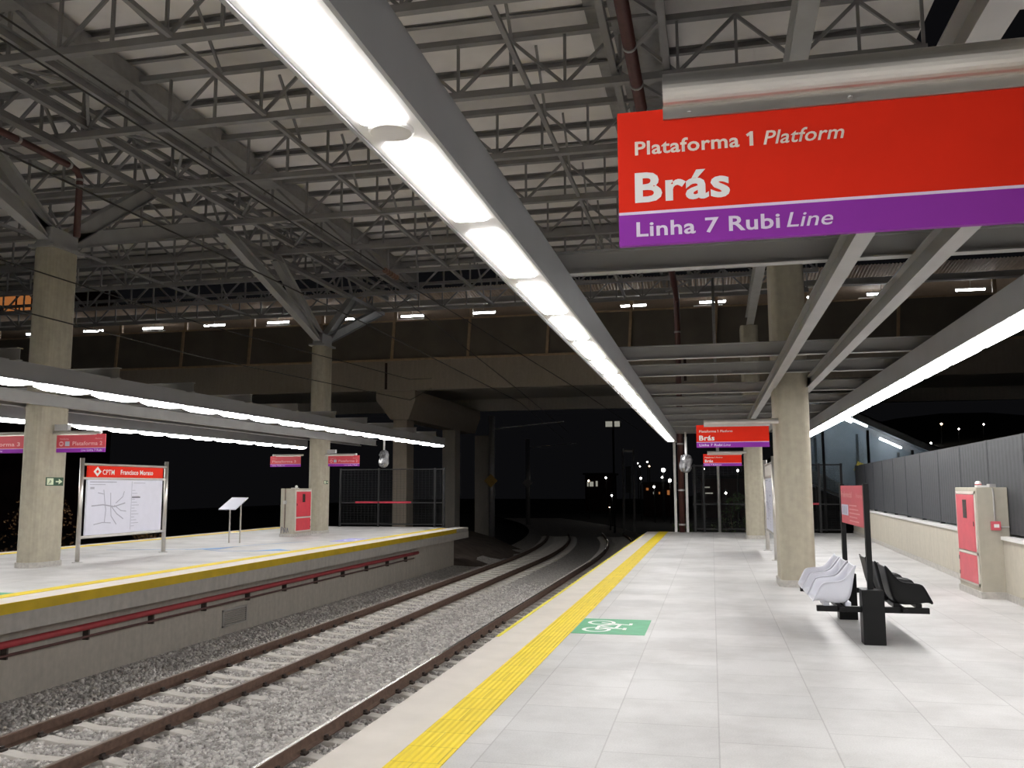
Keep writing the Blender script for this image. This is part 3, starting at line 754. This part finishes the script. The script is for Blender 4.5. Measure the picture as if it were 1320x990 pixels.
t = thing('floor_decal', 'green decal on the left platform floor at the left picture edge', 'decal', (-10.95, 11.6, 0))
MB().box(-11.9,-10.87,11.2,12.25,0,.003).build('field', 'decal_green', t)
m = MB(); ring_flat(m, -11.1, 11.62, .12, .17, .0045); ring_flat(m, -11.5, 11.62, .12, .17, .0045); m.build('wheel_pair', 'decal_white', t)
t = thing('floor_decal', 'pale violet decal on the floor near the end of the left platform', 'decal', (-11.2, 26.6, 0))
MB().box(-11.6,-10.87,25.8,27.4,0,.003).build('field', 'decal_violet', t)
m = MB(); ring_flat(m, -11.2, 26.5, .16, .22, .0045); m.bar((-11.2,26.6,.004),(-11.05,27.1,.004),.08,.001); m.build('pictogram', 'decal_white', t)
t = thing('floor_marking', 'thin blue line with blue arrowheads on the left platform floor', 'marking', (-12.4, 22, 0))
m = MB()
for a, b in zip([(-16.0,21.2),(-13.6,21.9),(-12.7,21.35),(-11.3,21.7)][:-1], [(-13.6,21.9),(-12.7,21.35),(-11.3,21.7)]): m.bar((*a,.003),(*b,.003),.06,.002)
for a, b in (((-13.4,22.3),(-12.9,24.3)),((-12.9,24.3),(-12.2,25.6))): m.bar((*a,.003),(*b,.003),.05,.002)
m.build('line', 'decal_blue', t)
MB().slab([(-13.95,21.7,.001),(-13.1,21.95,.001),(-13.2,22.9,.001)], (0,0,.003)).build('arrowhead', 'decal_blue', t)
MB().slab([(-11.9,21.45,.001),(-10.95,21.9,.001),(-11.5,22.35,.001)], (0,0,.003)).build('arrowhead', 'decal_blue', t)

# ------------------------------------------------------------------ platform end fences
def end_fence(x0, x1, y, posts, label, tape=None, htop=2.42, zt=1.02):
    t = thing('end_fence', label, 'fence', ((x0+x1)/2, y, 0))
    for x in posts: MB().box(x-.04,x+.04,y-.03,y+.03,0,htop+.05).build('post', 'mesh_black', t)
    for z in (.12, zt, htop): MB().box(x0,x1,y-.02,y+.02,z-.025,z+.025).build('rail', 'mesh_black', t)
    m = MB()
    z = .18
    while z < htop: m.box(x0,x1,y-.003,y+.003,z-.004,z+.004); z += .06
    x = x0
    while x < x1: m.box(x-.003,x+.003,y-.002,y+.002,.12,htop); x += .16
    m.build('wire_mesh', 'mesh_black', t)
    if tape: MB().box(tape[0],tape[1],y-.03,y-.022,zt-.025,zt+.05).build('red_tape', 'tape_red', t)
end_fence(-15.6,-10.9,35.7,(-15.6,-13.85,-11.35,-10.95), 'black mesh fence with red tape closing the end of the left platform', (-14.9,-12.4))
end_fence(-.7,4.55,33.4,(-.62,-.30,1.9,3.75,4.5), 'black mesh fence closing the end of the right platform', (3.3,3.72))

# ------------------------------------------------------------------ tracks
def bend(y): return -max(0, y-38)**2*.0042
def track(xc, gauge, label, bright):
    t = thing('railway_track', label, 'track', (xc, 8, -1.66))
    prof = [(-.07,0),(.07,0),(.07,.012),(.012,.035),(.012,.115),(.035,.125),(.035,.155),(.025,.16),(-.025,.16),(-.035,.155),(-.035,.125),(-.012,.115),(-.012,.035),(-.07,.012)]
    ys = [-4,38]+[38+3*i for i in range(1,9)]
    for s in (-1, 1):
        xr = xc+s*gauge/2
        r = MB().loft([[(xr+bend(y)+a, y, -1.66+b) for a, b in prof] for y in ys]).build('rail', 'rail_rust', t)
        MB().loft([[(xr+bend(y)+a, y, -1.5+b) for a, b in ((-.024,0),(.024,0),(.024,.002),(-.024,.002))] for y in ys]).build('rail_head', 'rail_bright' if bright else 'rail_head', r)
    L = 1.2
    sl = MB()
    sec = lambda zt, wt: [(-.14,-1.9),(.14,-1.9),(wt/2,zt),(-wt/2,zt)]
    st = [(-L,-1.70,.19),(-.95,-1.660,.20),(-.55,-1.660,.20),(-.3,-1.695,.19),(0,-1.70,.19),(.3,-1.695,.19),(.55,-1.660,.20),(.95,-1.660,.20),(L,-1.70,.19)]
    sl.loft([[(xc+x, 5.2+a, b) for a, b in sec(zt, wt)] for x, zt, wt in st])
    proto = sl.build('sleeper', 'sleeper_concrete', t, bevel=.01)
    cl = MB()
    for s in (-1, 1):
        pass
    clips = []
    for s in (-1, 1):
        for q in (-1, 1):
            x = xc+s*gauge/2+q*.095
            m = MB().box(x-.035,x+.035,5.2-.055,5.2+.055,-1.662,-1.63).box(x-.018-q*.02,x+.018-q*.02,5.2-.035,5.2+.035,-1.635,-1.60)
            clips.append(m.build('rail_clip', 'clip_iron', proto))
    for k in range(1, 82):
        y = 5.2+.68*k
        c = proto.copy(); C.objects.link(c); c.parent = t; c.location = proto.location+Vector((bend(y),.68*k,0))
        if k < 25:
            for q in clips:
                d = q.copy(); C.objects.link(d); d.parent = c
    return t
track(-8.24, 1.47, 'railway track with two brown rails nearest the left platform', False)
track(-4.42, 1.47, 'railway track with one polished rail partly hidden under the right platform edge', True)
# ballast bed and loose stones
def bedz(x, y):
    z = -1.725
    if x < -9.35: z += (-9.35-x)/.9*.26
    return z
b = MB(); xs = [-10.3,-10.0,-9.7,-9.4,-9,-7,-5,-3,-2.0]; ys = list(range(-4, 100, 4))
b.loft([[(x+(bend(y) if x > -9.8 or y > 36 else 0), y, bedz(x, y)) for x in xs] for y in ys], cap=False, close=False)
struct(b.build('ballast_bed', 'ballast_bed'))
N = 62000
px = RNG.uniform(-10.15,-2.3,N); py = 5.0+26*RNG.beta(1,1.7,N)
keep = np.ones(N, bool)
for xc in (-8.24,-4.42):
    ph = (py-5.2+.34) % .68-.34
    keep &= ~((np.abs(ph) < .13) & (np.abs(px-xc) < 1.12) & (RNG.random(N) < .97))
    for s in (-1, 1): keep &= np.abs(px-(xc+s*.735)) > .06
px, py = px[keep], py[keep]; N = len(px)
pz = -1.725+np.where(px < -9.35, (-9.35-px)/.9*.26, 0)+RNG.uniform(-.012,.018,N)
base = np.array([(-1,-1,-1),(1,-1,-1),(1,1,-1),(-1,1,-1),(-1,-1,1),(1,-1,1),(1,1,1),(-1,1,1)], float)
size = RNG.uniform(.013,.027,(N,1,1))*RNG.uniform(.7,1.3,(N,1,3))
vv = base[None]*size*(1+RNG.uniform(-.35,.35,(N,8,3)))
ang = RNG.uniform(0,2*PI,N); ca, sa = np.cos(ang)[:,None], np.sin(ang)[:,None]
tilt = RNG.uniform(-.7,.7,N); ct, st_ = np.cos(tilt)[:,None], np.sin(tilt)[:,None]
y1, z1 = vv[:,:,1]*ct-vv[:,:,2]*st_, vv[:,:,1]*st_+vv[:,:,2]*ct
x2, y2 = vv[:,:,0]*ca-y1*sa, vv[:,:,0]*sa+y1*ca
V = np.stack([x2+px[:,None], y2+py[:,None], z1+pz[:,None]], -1).reshape(-1,3)
q = np.array([(0,3,2,1),(4,5,6,7),(0,1,5,4),(1,2,6,5),(2,3,7,6),(3,0,4,7)])
F = (np.arange(N)[:,None,None]*8+q[None]).reshape(-1,4)
me = bpy.data.meshes.new('ballast_stones')
me.vertices.add(len(V)); me.vertices.foreach_set('co', V.ravel())
me.loops.add(F.size); me.loops.foreach_set('vertex_index', F.ravel().astype(np.int32))
me.polygons.add(len(F)); me.polygons.foreach_set('loop_start', np.arange(0,F.size,4,dtype=np.int32)); me.polygons.foreach_set('loop_total', np.full(len(F),4,dtype=np.int32))
me.update(); me.validate(); me.materials.append(MATS['ballast_stone'])
o = bpy.data.objects.new('ballast_stones', me); C.objects.link(o)
tag(o, 'loose grey ballast stones between the rails and the platforms', 'gravel', kind='stuff')
# dark earth slope at the end of the left platform
m = MB(); rr = random.Random(3); rows = []
for i in range(9):
    y = 34.6+i*1.5
    rows.append([(x+rr.uniform(-.15,.15), y, z+rr.uniform(-.1,.1)) for x, z in ((-16,-.6-.02*i),(-13,-.7),(-11.4,-.95),(-10.4,-1.4),(-9.6,-1.72))])
m.loft(rows, cap=False, close=False); struct(m.build('earth_bank', 'earth', smooth=True))

# ------------------------------------------------------------------ catenary
def wire(label, pts, r=.014, ins=None):
    t = thing('overhead_wire', label, 'wire', pts[0])
    MB().path(pts, r, 6).build('cable', 'wire_black', t)
    if ins:
        for p, q in ins:
            p, q = Vector(p), Vector(q); m = MB(); d = (q-p)
            m.tube(p, q, .03, 10)
            for k in range(5): a = p+d*(.1+.2*k); m.tube(a-d*.04, a+d*.04, .075, 12)
            m.build('insulator', 'insulator_brown', t, smooth=False)
wire('upper overhead wire above the far track, ending in a brown insulator', [(-8.2,3,7.33),(-8.2,18,7.30),(-8.2,22.6,7.32),(-7.6,26,7.0),(-5.6,38,5.9),(-4.6,60,5.4)], ins=[((-8.2,21.3,7.31),(-8.2,22.3,7.32))])
wire('second overhead wire above the far track, slightly lower', [(-8.2,3,7.04),(-8.2,20,7.02),(-8.2,38,5.9),(-9.5,60,5.4)])
wire('contact wire lowest above the far track', [(-8.2,3,5.68),(-8.2,20,5.66),(-8.2,38,5.4),(-9.8,60,4.9)])
wire('overhead wire passing in front of the near left column, upper', [(-12.6,6,5.82),(-12.6,20,5.82),(-12.6,36,6.3),(-12.6,38.99,6.7)])
wire('overhead wire passing in front of the near left column, lower', [(-12.6,6,4.97),(-12.6,20,4.97),(-12.6,36,5.4),(-12.6,38.99,6.25)])
for (x, y, s, mat, lab) in ((-13.1,52.6,.42,'board_yellow','catenary pole with a yellow diamond plate beyond the left platform'), (-16.3,79,.5,'zinc','farther catenary pole with a grey diamond plate in the dark')):
    t = thing('catenary_pole', lab, 'pole', (x, y, -1.9))
    MB().tube((x,y,-1.9),(x,y,6.0),.2,12).build('shaft', 'zinc', t, smooth=True)
    z = 2.05
    MB().slab([(x,y-.24,z-s),(x+s,y-.24,z),(x,y-.24,z+s),(x-s,y-.24,z)], (0,.02,0)).build('diamond_plate', mat, t)
    MB().bar((x,y,5.2),(x+4.5,y,5.6),.06,.06).build('bracket_arm', 'zinc', t)

# ------------------------------------------------------------------ covered footbridge across the tracks
br = thing('footbridge', 'covered concrete footbridge crossing above the tracks behind the platforms', 'bridge', (0, 39, 6.2))
BX0, BX1 = -60, 30
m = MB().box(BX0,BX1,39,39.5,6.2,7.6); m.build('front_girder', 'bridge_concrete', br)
MB().box(BX0,BX1,51,51.5,6.2,7.6).build('rear_girder', 'dark_concrete', br)
MB().box(BX0,BX1,39.5,51,6.9,7.2).build('deck', 'dark_concrete', br)
MB().box(BX0,BX1,38.93,39.02,7.58,7.68).build('sill_rail', 'tan_steel', br)
for x in (-14.85, -1.0, 13): MB().box(x-.06,x+.06,38.985,39.0,6.25,7.5).build('joint', 'window_dark', br)
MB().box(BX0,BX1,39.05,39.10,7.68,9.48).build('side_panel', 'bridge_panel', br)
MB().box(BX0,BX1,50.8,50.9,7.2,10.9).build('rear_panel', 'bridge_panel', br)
MB().box(BX0,BX1,39.0,39.12,9.46,9.53).build('window_sill', 'tan_steel', br)
for k in range(22):
    x = -55.5+3.72*k
    MB().bar((x,38.98,7.6),(x+.12,38.98,9.5),.12,.08,up=(0,1,0)).build('mullion', 'tan_steel', br)
    MB().box(x+.05,x+.2,39.1,39.25,9.5,10.3).build('roof_post', 'tan_steel', br)
MB().box(BX0,BX1,38.9,39.05,10.10,10.42).build('eave_beam', 'steel_grey', br)
MB().box(BX0,BX1,38.84,38.9,10.10,10.16).build('gutter_lip', 'plate_white', br)
m = MB(); n = 1300; pr = []
for k in range(n+1):
    x = BX0+(BX1-BX0)*k/n; pr.append((x, .022*(1 if k % 2 else -1)))
m.loft([[(x,37.9,10.72+d),(x,40,10.52+d)] for x, d in pr], cap=False, close=False); m.build('eave_sheet', 'bridge_roof', br, solid=.01)
MB().slab([(BX0,40,10.5),(BX1,40,10.5),(BX1,51.5,11.8),(BX0,51.5,11.8)], (0,0,.12)).build('roof', 'bridge_roof', br)
k = 0; grpA = 'tube lights along the footbridge'
for i in range(17):
    x = -36.3+3.6*i-.0
    for dx, L in ((0, 1.15),):
        t = thing('tube_light', 'short white tube light in the footbridge, front row', 'light', (x+.6, 40.6, 10.0), grpA+', front row')
        MB().tube((x,40.6,10.03),(x+L,40.6,10.03),.045,8).build('tube', 'tube_white', t)
        MB().box(x-.03,x+L+.03,40.56,40.64,10.06,10.12).build('fitting', 'plate_white', t)
        MB().bar((x+L/2,40.6,10.12),(x+L/2,40.6,10.56),.02,.02).build('hanger', 'zinc', t)
for i in range(9):
    x = -35.3*44/39.6+6.95*i*44/39.6
    t = thing('tube_light', 'short white tube light in the footbridge, rear row', 'light', (x+.6, 44, 10.5), grpA+', rear row')
    MB().tube((x,44,10.5),(x+1.35,44,10.5),.045,8).build('tube', 'tube_white', t)
    MB().box(x-.03,x+1.38,43.96,44.04,10.53,10.59).build('fitting', 'plate_white', t)
    MB().bar((x+.6,44,10.59),(x+.6,44,10.95),.02,.02).build('hanger', 'zinc', t)
# piers
def pier(y, x0, x1, label, cap):
    t = thing('bridge_pier', label, 'pier', ((x0+x1)/2, y, -1.9))
    MB().box(x0,x1,y,y+1.0,-1.9,4.85).build('shaft', 'bridge_concrete' if cap else 'dark_concrete', t, bevel=.03)
    return t
t = pier(39.4, -14.62, -13.92, 'concrete bridge pier with a flared head behind the left platform end', True)
m = MB(); m.loft([[(x,yy,z) for x, z in ((-15.45,6.2),(-15.45,5.75),(-14.72,4.85),(-13.82,4.85),(-13.5,5.75),(-13.5,6.2))] for yy in (39.3,51.3)]); m.build('cap_beam', 'bridge_concrete', t)
t = pier(47.2, -14.6, -13.85, 'second bridge pier behind the flared one, in shade', False)
pier(53.0, -14.3, -13.4, 'third bridge pier deepest in the dark left of the poles', False)

# ------------------------------------------------------------------ stair hall at the right, behind the fence
m_, n_, b_ = nt('stair_pane')
b_.inputs['Base Color'].default_value = (0.30, 0.42, 0.50, 1); b_.inputs['Roughness'].default_value = 0.15; b_.inputs['Alpha'].default_value = 0.35
plain('stair_grey', (0.30, 0.31, 0.32), 0.6); plain('stair_wall', (0.22, 0.26, 0.29), 0.6, var=0.3, scale=.7)
st = thing('stair_enclosure', 'dark glazed covered stairway sloping down behind the right fence', 'stairway', (8, 46, 0))
roofz = lambda x: 6.6-.50*(x-4.2)
for y, nm in ((45.0, 'near'), (48.2, 'far')):
    MB().slab([(4.2,y,roofz(4.2)),(13.5,y,roofz(13.5)),(13.5,y,roofz(13.5)-.4),(4.2,y,roofz(4.2)-.4)], (0,.12,0)).build('roof_beam', 'stair_grey', st)
    MB().slab([(4.2,y+.02,roofz(4.2)-.4),(13.5,y+.02,roofz(13.5)-.4),(13.5,y+.02,-1.9),(4.2,y+.02,2.0)], (0,.03,0)).build('glazing', 'stair_pane' if nm == 'near' else 'stair_wall', st)
    for x in (5.3, 7.35, 9.3, 11.2):
        MB().box(x-.06,x+.06,y-.05,y+.07,-1.9,roofz(x)-.7).build('post', 'mesh_black', st)
MB().slab([(4.2,45,roofz(4.2)),(13.5,45,roofz(13.5)),(13.5,45,roofz(13.5)-.08),(4.2,45,roofz(4.2)-.08)], (0,3.3,0)).build('roof', 'stair_grey', st)
MB().slab([(3.8,45.2,3.0),(12.2,45.2,-1.5),(12.2,45.2,-1.9),(3.8,45.2,2.4)], (0,2.8,0)).build('flight', 'dark_concrete', st)
for x in (5.5, 7.2, 8.6): MB().bar((x,48.0,roofz(x)-2.4),(x+1.2,48.0,roofz(x)-3.0),.5,.06,up=(0,1,0)).build('notice', 'paint_yellow', st) if x == 7.2 else None
for (x, L, y, lab) in ((6.85,.62,45.7,'long upper'), (6.35,.55,46.6,'second long'), (10.45, .4, 45.7, 'lower'), (8.8,.5,47.4,'added inner')):  # last tube is an extra lamp added to brighten the stair interior
    z = roofz(x)-.42 if L > .5 else roofz(x)-.5
    t = thing('tube_light', '%s white tube light under the stairway roof' % lab, 'light', (x, y, z))
    MB().tube((x-L,y,z+.5*L),(x+L,y,z-.5*L),.05,8).build('tube', 'tube_white', t)
    MB().bar((x-L,y,z+.5*L+.1),(x+L,y,z-.5*L+.1),.06,.04).build('fitting', 'stair_grey', t)
    MB().tube((x,y,z+.1),(x,y,roofz(x)-.06),.015,6).build('hanger', 'stair_grey', t)

# ------------------------------------------------------------------ the town in the dark: lamps, low houses, hill, shrubs
m = MB(); rr = random.Random(5); rows = []
for i in range(7):
    y = 120+i*25
    rows.append([(x, y, -1.9+max(0, 1-((x-70)/75)**2)*(2+7*i)*.55) for x in range(-80, 161, 12)])
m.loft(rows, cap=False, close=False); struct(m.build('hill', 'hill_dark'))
def hillz(x, y):
    return -1.9+max(0, 1-((x-70)/75)**2)*(2+7*(y-120)/25)*.55
LAMPS = [(-13.6,100,2.36,'city_warm',0.2,1), (-12.22,105,2.75,'city_white',0.22,1), (-8.81,80,0.89,'city_white',0.17,1), (-7.9,70,0.07,'city_warm',0.08,1), (-9.65,120,4.84,'city_white',0.16,1), (-9.2,118,4.37,'city_white',0.18,1), (-8.71,125,5.12,'city_white',0.2,1), (-8.25,122,4.46,'city_warm',0.2,1), (-7.35,95,2.57,'city_white',0.22,1), (-5.66,90,1.66,'city_white',0.22,1), (-4.81,92,3.36,'city_white',0.42,1), (-5.27,98,2.69,'city_white',0.22,1), (-3.99,88,2.26,'city_white',0.34,1), (-9,100,2.04,'city_warm',0.13,1), (-0.79,95,3.51,'city_white',0.2,0), (2.67,95,3.31,'city_white',0.24,0), (0.51,75,1.18,'city_white',0.16,0), (1.14,78,1.12,'city_white',0.2,0)]
side = ['left of the maroon downpipe','right of the maroon downpipe']
for x, y, z, mat, r, lf in LAMPS:
    p = Vector((x, y, z))
    lab = ('distant street lamp in the dark %s' % (side[0] if lf else side[1]))
    t = thing('street_lamp', lab, 'lamp', (p.x, p.y, -1.9), 'distant street lamps '+('left' if lf else 'right')+' of the downpipe')
    MB().tube((p.x,p.y+.3,-1.9),(p.x,p.y+.3,p.z+.3),.06,6).build('pole', 'mesh_black', t)
    MB().bar((p.x,p.y+.3,p.z+.28),(p.x,p.y,p.z+.26),.05,.05).build('arm', 'mesh_black', t)
    MB().ball((p.x,p.y,p.z), r*.45).build('lamp_head', mat, t)
for x, y, z, mat, r in ((47.32,200,14.6,'city_warm',0.3), (50.63,200,13.49,'city_white',0.2), (55.43,200,14.37,'city_white',0.2), (45.07,200,10.6,'city_white',0.28)):
    p = Vector((x, y, z)); h = hillz(p.x, p.y)
    t = thing('street_lamp', 'distant street lamp on the dark hillside above the right fence', 'lamp', (p.x, p.y, h), 'lamps on the hillside')
    MB().tube((p.x,p.y+.3,min(h,p.z-2)),(p.x,p.y+.3,p.z+.2),.1,6).build('pole', 'mesh_black', t); MB().ball((p.x,p.y,p.z), r*.7).build('lamp_head', mat, t)
# flood light under the bridge
t = thing('flood_light', 'pale rectangular flood light glowing under the footbridge', 'light', (-7.5,66,-1.9))
p = Vector((-7.1,66,6.34))
MB().box(p.x-.55,p.x-.06,p.y,p.y+.1,p.z-.2,p.z+.2).box(p.x+.12,p.x+.5,p.y,p.y+.1,p.z-.2,p.z+.2).build('lens', 'window_pale', t)
MB().box(p.x-.6,p.x+.6,p.y+.1,p.y+.2,p.z-.25,p.z+.25).build('case', 'mesh_black', t)
MB().tube((p.x,p.y+.15,p.z+.2),(p.x,p.y+.15,-1.9),.08,8).build('pole', 'mesh_black', t)
# signal mast with two pipes catching the light
p = Vector((-6.23,68,0.35))
t = thing('signal_mast', 'dim signal mast standing in the dark beyond the tracks', 'mast', (p.x, p.y, -1.9))
for dx in (-.35, .45): MB().tube((p.x+dx,p.y,-1.9),(p.x+dx,p.y,4.6),.08,8).build('pole', 'zinc', t)
MB().box(p.x-.35,p.x+.45,p.y-.05,p.y+.05,4.3,4.45).build('crossbar', 'zinc', t); MB().box(p.x-.15,p.x+.25,p.y-.2,p.y+.1,1.2,3.2).build('signal_head', 'mesh_black', t)
# low houses
def house(x0, x1, top, D, mat, label, wins):
    t = thing('building', label, 'building', ((x0+x1)/2, D, -1.9))
    MB().box(x0,x1,D,D+8,-1.9,top).build('walls', mat, t)
    MB().box(x0-.3,x1+.3,D-.3,D+8.3,top,top+.25).build('roof', 'mesh_black', t)
    for (a, b, c, d, mm) in wins: MB().box(a,b,D-.06,D,c,d).build('window', mm, t)
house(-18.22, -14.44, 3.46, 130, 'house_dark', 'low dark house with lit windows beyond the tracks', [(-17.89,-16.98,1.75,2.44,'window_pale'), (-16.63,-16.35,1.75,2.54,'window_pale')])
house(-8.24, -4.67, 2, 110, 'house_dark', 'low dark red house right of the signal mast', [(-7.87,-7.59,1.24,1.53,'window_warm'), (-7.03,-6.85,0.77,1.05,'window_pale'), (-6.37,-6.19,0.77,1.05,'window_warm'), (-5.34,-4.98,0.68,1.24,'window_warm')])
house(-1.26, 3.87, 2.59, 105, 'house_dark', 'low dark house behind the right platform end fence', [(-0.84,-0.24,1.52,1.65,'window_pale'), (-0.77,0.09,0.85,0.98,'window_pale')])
t = thing('building', 'orange lit facade at the far upper left beyond the footbridge', 'building', (-62, 64, -1.9))
MB().box(-75,-56,64,74,-1.9,20.5).build('walls', 'house_dark', t)
for x0, x1 in ((-62.5,-60.6),(-60.3,-58.6),(-58.3,-57)): MB().box(x0,x1,63.9,64,16.6,19.0).build('window', 'window_warm', t)
def shrub(cx, cy, z0, w, h, mat, label, n=900):
    t = thing('shrub', label, 'shrub', (cx, cy, z0)); rr = random.Random(int(cx*13)); m = MB()
    for i in range(n):
        a, b, q = rr.uniform(0,2*PI), rr.uniform(0,1)**.5, rr.uniform(0,1)
        s = math.sin(PI*(.12+.82*q)); x, y, z = cx+w*b*s*math.cos(a), cy+w*b*s*math.sin(a), z0+.15+h*q
        d = Vector((rr.uniform(-1,1),rr.uniform(-1,1),rr.uniform(-.3,1))).normalized(); e = d.cross(Vector((rr.uniform(-1,1),rr.uniform(-1,1),.3))).normalized()
        L, W2 = rr.uniform(.07,.16), rr.uniform(.02,.04); p0 = Vector((x,y,z))
        m.poly([p0, p0+d*L*.5+e*W2, p0+d*L, p0+d*L*.5-e*W2])
    m.build('foliage', mat, t)
    s2 = MB()
    for i in range(6):
        a = 2*PI*i/6; s2.tube((cx,cy,z0),(cx+w*.6*math.cos(a),cy+w*.6*math.sin(a),z0+h*.8),.03,6,.01)
    s2.build('stems', 'bark', t)
shrub(1.0, 36.2, -1.9, 1.1, 3.1, 'leaf_green', 'dim green shrub behind the right platform end fence')
shrub(-1.2, 37.6, -1.9, .6, 2.2, 'leaf_green', 'small dim shrub left of the thin pole')
shrub(-23.5, 27.5, -1.9, 1.3, 3.6, 'leaf_brown', 'dim brown bush in the dark right of the left map board')
shrub(-21.6, 31.0, -1.9, .8, 2.0, 'leaf_brown', 'small dim brown bush behind the lectern')

# ------------------------------------------------------------------ world, camera, view
CAM = Vector((0,0,1.65))
f_px = 1137.32
def cam_rows():
    cy, sy, cp, sp = math.cos(.221016), math.sin(.221016), math.cos(.1165727), math.sin(.1165727)
    fw = Vector((-sy*cp, cy*cp, sp)); r = Vector((cy, sy, 0)); u = r.cross(fw)
    c, s = math.cos(-.0027522), math.sin(-.0027522)
    return c*r+s*u, -s*r+c*u, fw
CR, CU, CF = cam_rows()
w = bpy.data.worlds.new('night'); bpy.context.scene.world = w; w.use_nodes = True
w.node_tree.nodes['Background'].inputs['Color'].default_value = (0.0018, 0.0018, 0.0021, 1); w.node_tree.nodes['Background'].inputs['Strength'].default_value = 1
cam = bpy.data.cameras.new('camera'); co = bpy.data.objects.new('camera', cam); C.objects.link(co)
cam.sensor_fit = 'HORIZONTAL'; cam.sensor_width = 36; cam.lens = 36*f_px/1320; cam.clip_start = .05; cam.clip_end = 500
M3 = Matrix((CR, CU, -CF)).transposed()
co.matrix_world = Matrix.Translation(CAM) @ M3.to_4x4()
sc = bpy.context.scene; sc.camera = co
sc.view_settings.view_transform = 'Standard'; sc.view_settings.look = 'None'
sc.view_settings.exposure = 0.9; sc.view_settings.gamma = 1; sc.view_settings.use_curve_mapping = False
sc.cycles.max_bounces = 8; sc.cycles.diffuse_bounces = 5
sc.cycles.use_denoising = True
